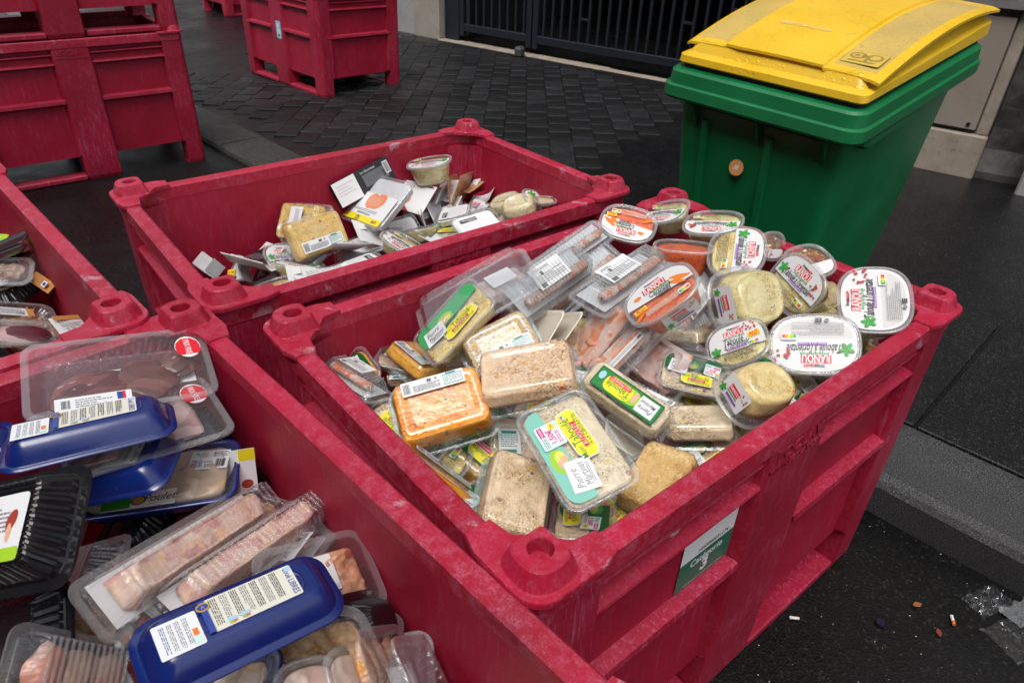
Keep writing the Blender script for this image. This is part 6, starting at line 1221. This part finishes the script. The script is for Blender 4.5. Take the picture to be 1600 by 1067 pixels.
        for lay in (0, 1):
            for i in range(nx_ + 1):
                for j in range(3):
                    u_, v_ = i / nx_ - .5, j / 2 - .5; z = am * math.sin(u_ * 3.0 + n) + (am * .8 * abs(u_ - fold) if k.get('bend') else 0) - lay * h
                    G_[lay, i, j] = bm.verts.new((u_ * w_, v_ * d_ + .004 * u_ * (1 if lay else -1) * (1 if k.get('bend') else 0), z))
        for i in range(nx_):
            for j in range(2):
                for lay in (0, 1): bm.faces.new((G_[lay, i, j], G_[lay, i + 1, j], G_[lay, i + 1, j + 1], G_[lay, i, j + 1]))
            for j in (0, 2): bm.faces.new((G_[0, i, j], G_[0, i + 1, j], G_[1, i + 1, j], G_[1, i, j]))
        for i in (0, nx_):
            for j in range(2): bm.faces.new((G_[0, i, j], G_[0, i, j + 1], G_[1, i, j + 1], G_[1, i, j]))
        bmesh.ops.recalc_face_normals(bm, faces=bm.faces); art = k['art']
        obj('card_sheet', bm, P({'kraft': 'kraft', 'kraft2': 'kraft', 'tag': 'brownlab', 'blackcard': 'black', 'lime': 'limelab', 'tag2': 'paper'}.get(art, 'wrap')), t)
        f = Flat()
        if art == 'burger': f.text('ONS', -w_ * .2, d_ * .32, .012, 'grey'); f.ell(-w_ * .22, -d_ * .12, w_ * .22, d_ * .17, 'skin', 20); f.ell(-w_ * .22, -d_ * .15, w_ * .21, d_ * .06, 'fishpink', 16); f.rect(w_ * .36, d_ * .42, w_ * .16, .003, 'ink'); f.poly([(-w_ * .5, -d_ * .5), (w_ * .1, -d_ * .5), (-w_ * .15, -d_ * .3), (-w_ * .5, -d_ * .28)], 'raisin')
        elif art == 'kraft': f.text('SAUMON', w_ * .12, d_ * .12, .022, 'kraftred', 0, 0, .9); f.lines(w_ * .05, -d_ * .15, w_ * .5, d_ * .2, 3, 'kraftred', n); f.text('BIO', -w_ * .36, 0, .02, 'kraftred')
        elif art == 'kraft2': f.lines(-w_ * .2, 0, w_ * .4, d_ * .4, 3, 'kraftred', n)
        elif art == 'greyend': f.rect(w_ * .22, d_ * .0, w_ * .5, d_ * .96, 'grey'); f.lines(-w_ * .2, 0, w_ * .3, d_ * .1, 1, 'lilac', 2)
        elif art == 'tag': f.rect(w_ * .22, 0, w_ * .2, d_ * .5, 'paper'); f.rect(w_ * .22, 0, w_ * .12, d_ * .3, 'blueink')
        elif art == 'tag2': f.rect(0, d_ * .36, w_ * .98, d_ * .26, 'brownlab'); f.lines(0, -d_ * .05, w_ * .8, d_ * .3, 3, 'grey', 3); f.text('0,78', -w_ * .1, -d_ * .35, .014, 'ink')
        elif art == 'lime': f.rect(-w_ * .1, 0, w_ * .6, d_ * .6, 'paper')
        elif art == 'whitecard': f.lines(-w_ * .1, d_ * .1, w_ * .6, d_ * .34, 5, ('lilac', 'inkgrey', 'redink')[n % 3], n); f.rect(w_ * .34, -d_ * .2, w_ * .14, d_ * .3, ('grey', 'wrap', 'lilac')[n % 3])
        if f.v: f.build('card_print', t, (0, 0, am * .9 + .0012))
    elif kind == 'wedge':
        bm = bmesh.new(); A_ = [(-w_ / 2, -d_ / 2), (w_ / 2, -d_ / 2), (w_ * .10, d_ / 2)]
        loft(bm, [[Vector((x, y, -h)) for x, y in A_], [Vector((x, y, 0)) for x, y in A_]], True, True); obj('pack_shell', bm, 'clear_rim', t)
        B_ = [(x * .86, y * .86 - .004) for x, y in A_]; bm = bmesh.new(); loft(bm, [[Vector((x, y, -h * .9)) for x, y in B_], [Vector((x, y, -h * .1)) for x, y in B_]], True, True); obj('sandwich', bm, P('wrap'), t)
        f = Flat()
        if k['art'] == 'wedgep': f.poly([(x * .7, y * .7) for x, y in A_], 'raisin'); f.poly([(x * .35, y * .3 - .01) for x, y in A_], 'lilac'); f.lines(0, -.02, w_ * .5, .02, 3, 'black', n)
        else: f.rect(-w_ * .12, -d_ * .14, w_ * .34, d_ * .22, 'yellow'); f.text('PROMO', -w_ * .12, -d_ * .14, .010, 'red', 0, .02); f.poly([(w_ * .1, -d_ * .45), (w_ * .42, -d_ * .45), (w_ * .12, d_ * .2)], 'paper'); f.rect(-w_ * .1, -d_ * .36, w_ * .5, d_ * .08, 'black')
        f.build('pack_label', t, (0, 0, .0012))
    return t
for n, it in enumerate(ITEMS): make_item(n, it)
# deep packs half buried under the visible ones
SPEC = {'beige': ('tray', .14, .105, .04, 0, dict(food='beige', cat='food pack')), 'slaw': ('tray', .14, .105, .04, 0, dict(food='slaw', lab='ean', cat='food pack')), 'film': ('tray', .15, .11, .035, 1, dict(food='beige', film='mart2', price=1, cat='food pack')),
        'tub': ('tub', .14, .115, .05, 1, dict(food='tabb', lid='ranou', cat='food pack')), 'clear': ('ribbed', .16, .09, .03, 0, dict(food='prawn', lab='white', cat='food pack')), 'tubdown': ('tub', .13, .11, .05, 0, dict(food='tabb', side=1, cat='food pack')),
        'white': ('tray', .16, .12, .025, 1, dict(food='white', film='bluewhite', cat='food pack')), 'card': ('card', .16, .11, .003, 1, dict(art='whitecard', bend=1, cat='food pack')), 'meat': ('bigtray', .17, .12, .03, 1, dict(food='redmeat', lab='blank', cat='food pack')), 'skin': ('bigtray', .17, .12, .03, 1, dict(food='skin2', cat='food pack')), 'black': ('blacktray', .17, .13, .035, 0, dict(nolab=1, cat='food pack')), 'pale': ('tub', .13, .11, .045, 0, dict(food='pale', cat='food pack'))}
LABELS = {'beige': 'upturned beige salad pack', 'slaw': 'upturned orange coleslaw pack', 'film': 'green filmed salad pack', 'tub': 'white lidded oval tub', 'clear': 'small ribbed seafood pack', 'tubdown': 'upturned oval tub', 'white': 'white lidded flat pack', 'card': 'loose white sleeve', 'meat': 'clear red meat pack', 'skin': 'clear browned meat pack', 'black': 'black ribbed tray', 'pale': 'pale upturned tub'}
def bury(bx, cells, z, where, kinds):
    cx, cy, yw = CR[bx]; q = random.Random(ord(bx)); protos = {}
    for i, (u_, v_) in enumerate(cells):
        kd_ = kinds[i % len(kinds)] if i % 3 else kinds[q.randrange(len(kinds))]
        x = cx + u_ * math.cos(yw) - v_ * math.sin(yw); y = cy + u_ * math.sin(yw) + v_ * math.cos(yw)
        if kd_ in protos:
            src = protos[kd_]; t = src.copy(); sc.collection.objects.link(t)
            for ch in src.children:
                c_ = ch.copy(); sc.collection.objects.link(c_); c_.parent = t
        else:
            kn, w_, d_, h_, up_, kk = SPEC[kd_]
            t = make_item(300 + len(protos), (kn, (0, 0, 0), (1, 0, 0, 0), w_, d_, h_, up_, LABELS[kd_] + ' deep under the heap in ' + where, bx, kk)); protos[kd_] = t
            t['group'] = LABELS[kd_] + 's buried in ' + where
        t.rotation_mode = 'XYZ'; t.location = (x, y, z + q.uniform(-.02, .03)); t.rotation_euler = (q.uniform(-.4, .4), q.uniform(-.4, .4), q.uniform(0, 6.28))
grid = [(-.47 + .134 * i, -.27 + .135 * j) for i in range(8) for j in range(5)]
bury('C', grid, .600, 'the right-hand crate', ['beige', 'film', 'tub', 'slaw', 'clear', 'film'])
bury('B', [(u_, v_) for u_, v_ in grid if v_ < .15 and u_ > -.48], .535, 'the middle crate', ['white', 'card', 'white', 'clear', 'card', 'tub'])
bury('A', grid, .520, 'the nearest crate', ['black', 'meat', 'skin', 'clear'])
bury('D', grid, .51, 'the left crate', ['meat', 'black', 'skin'])
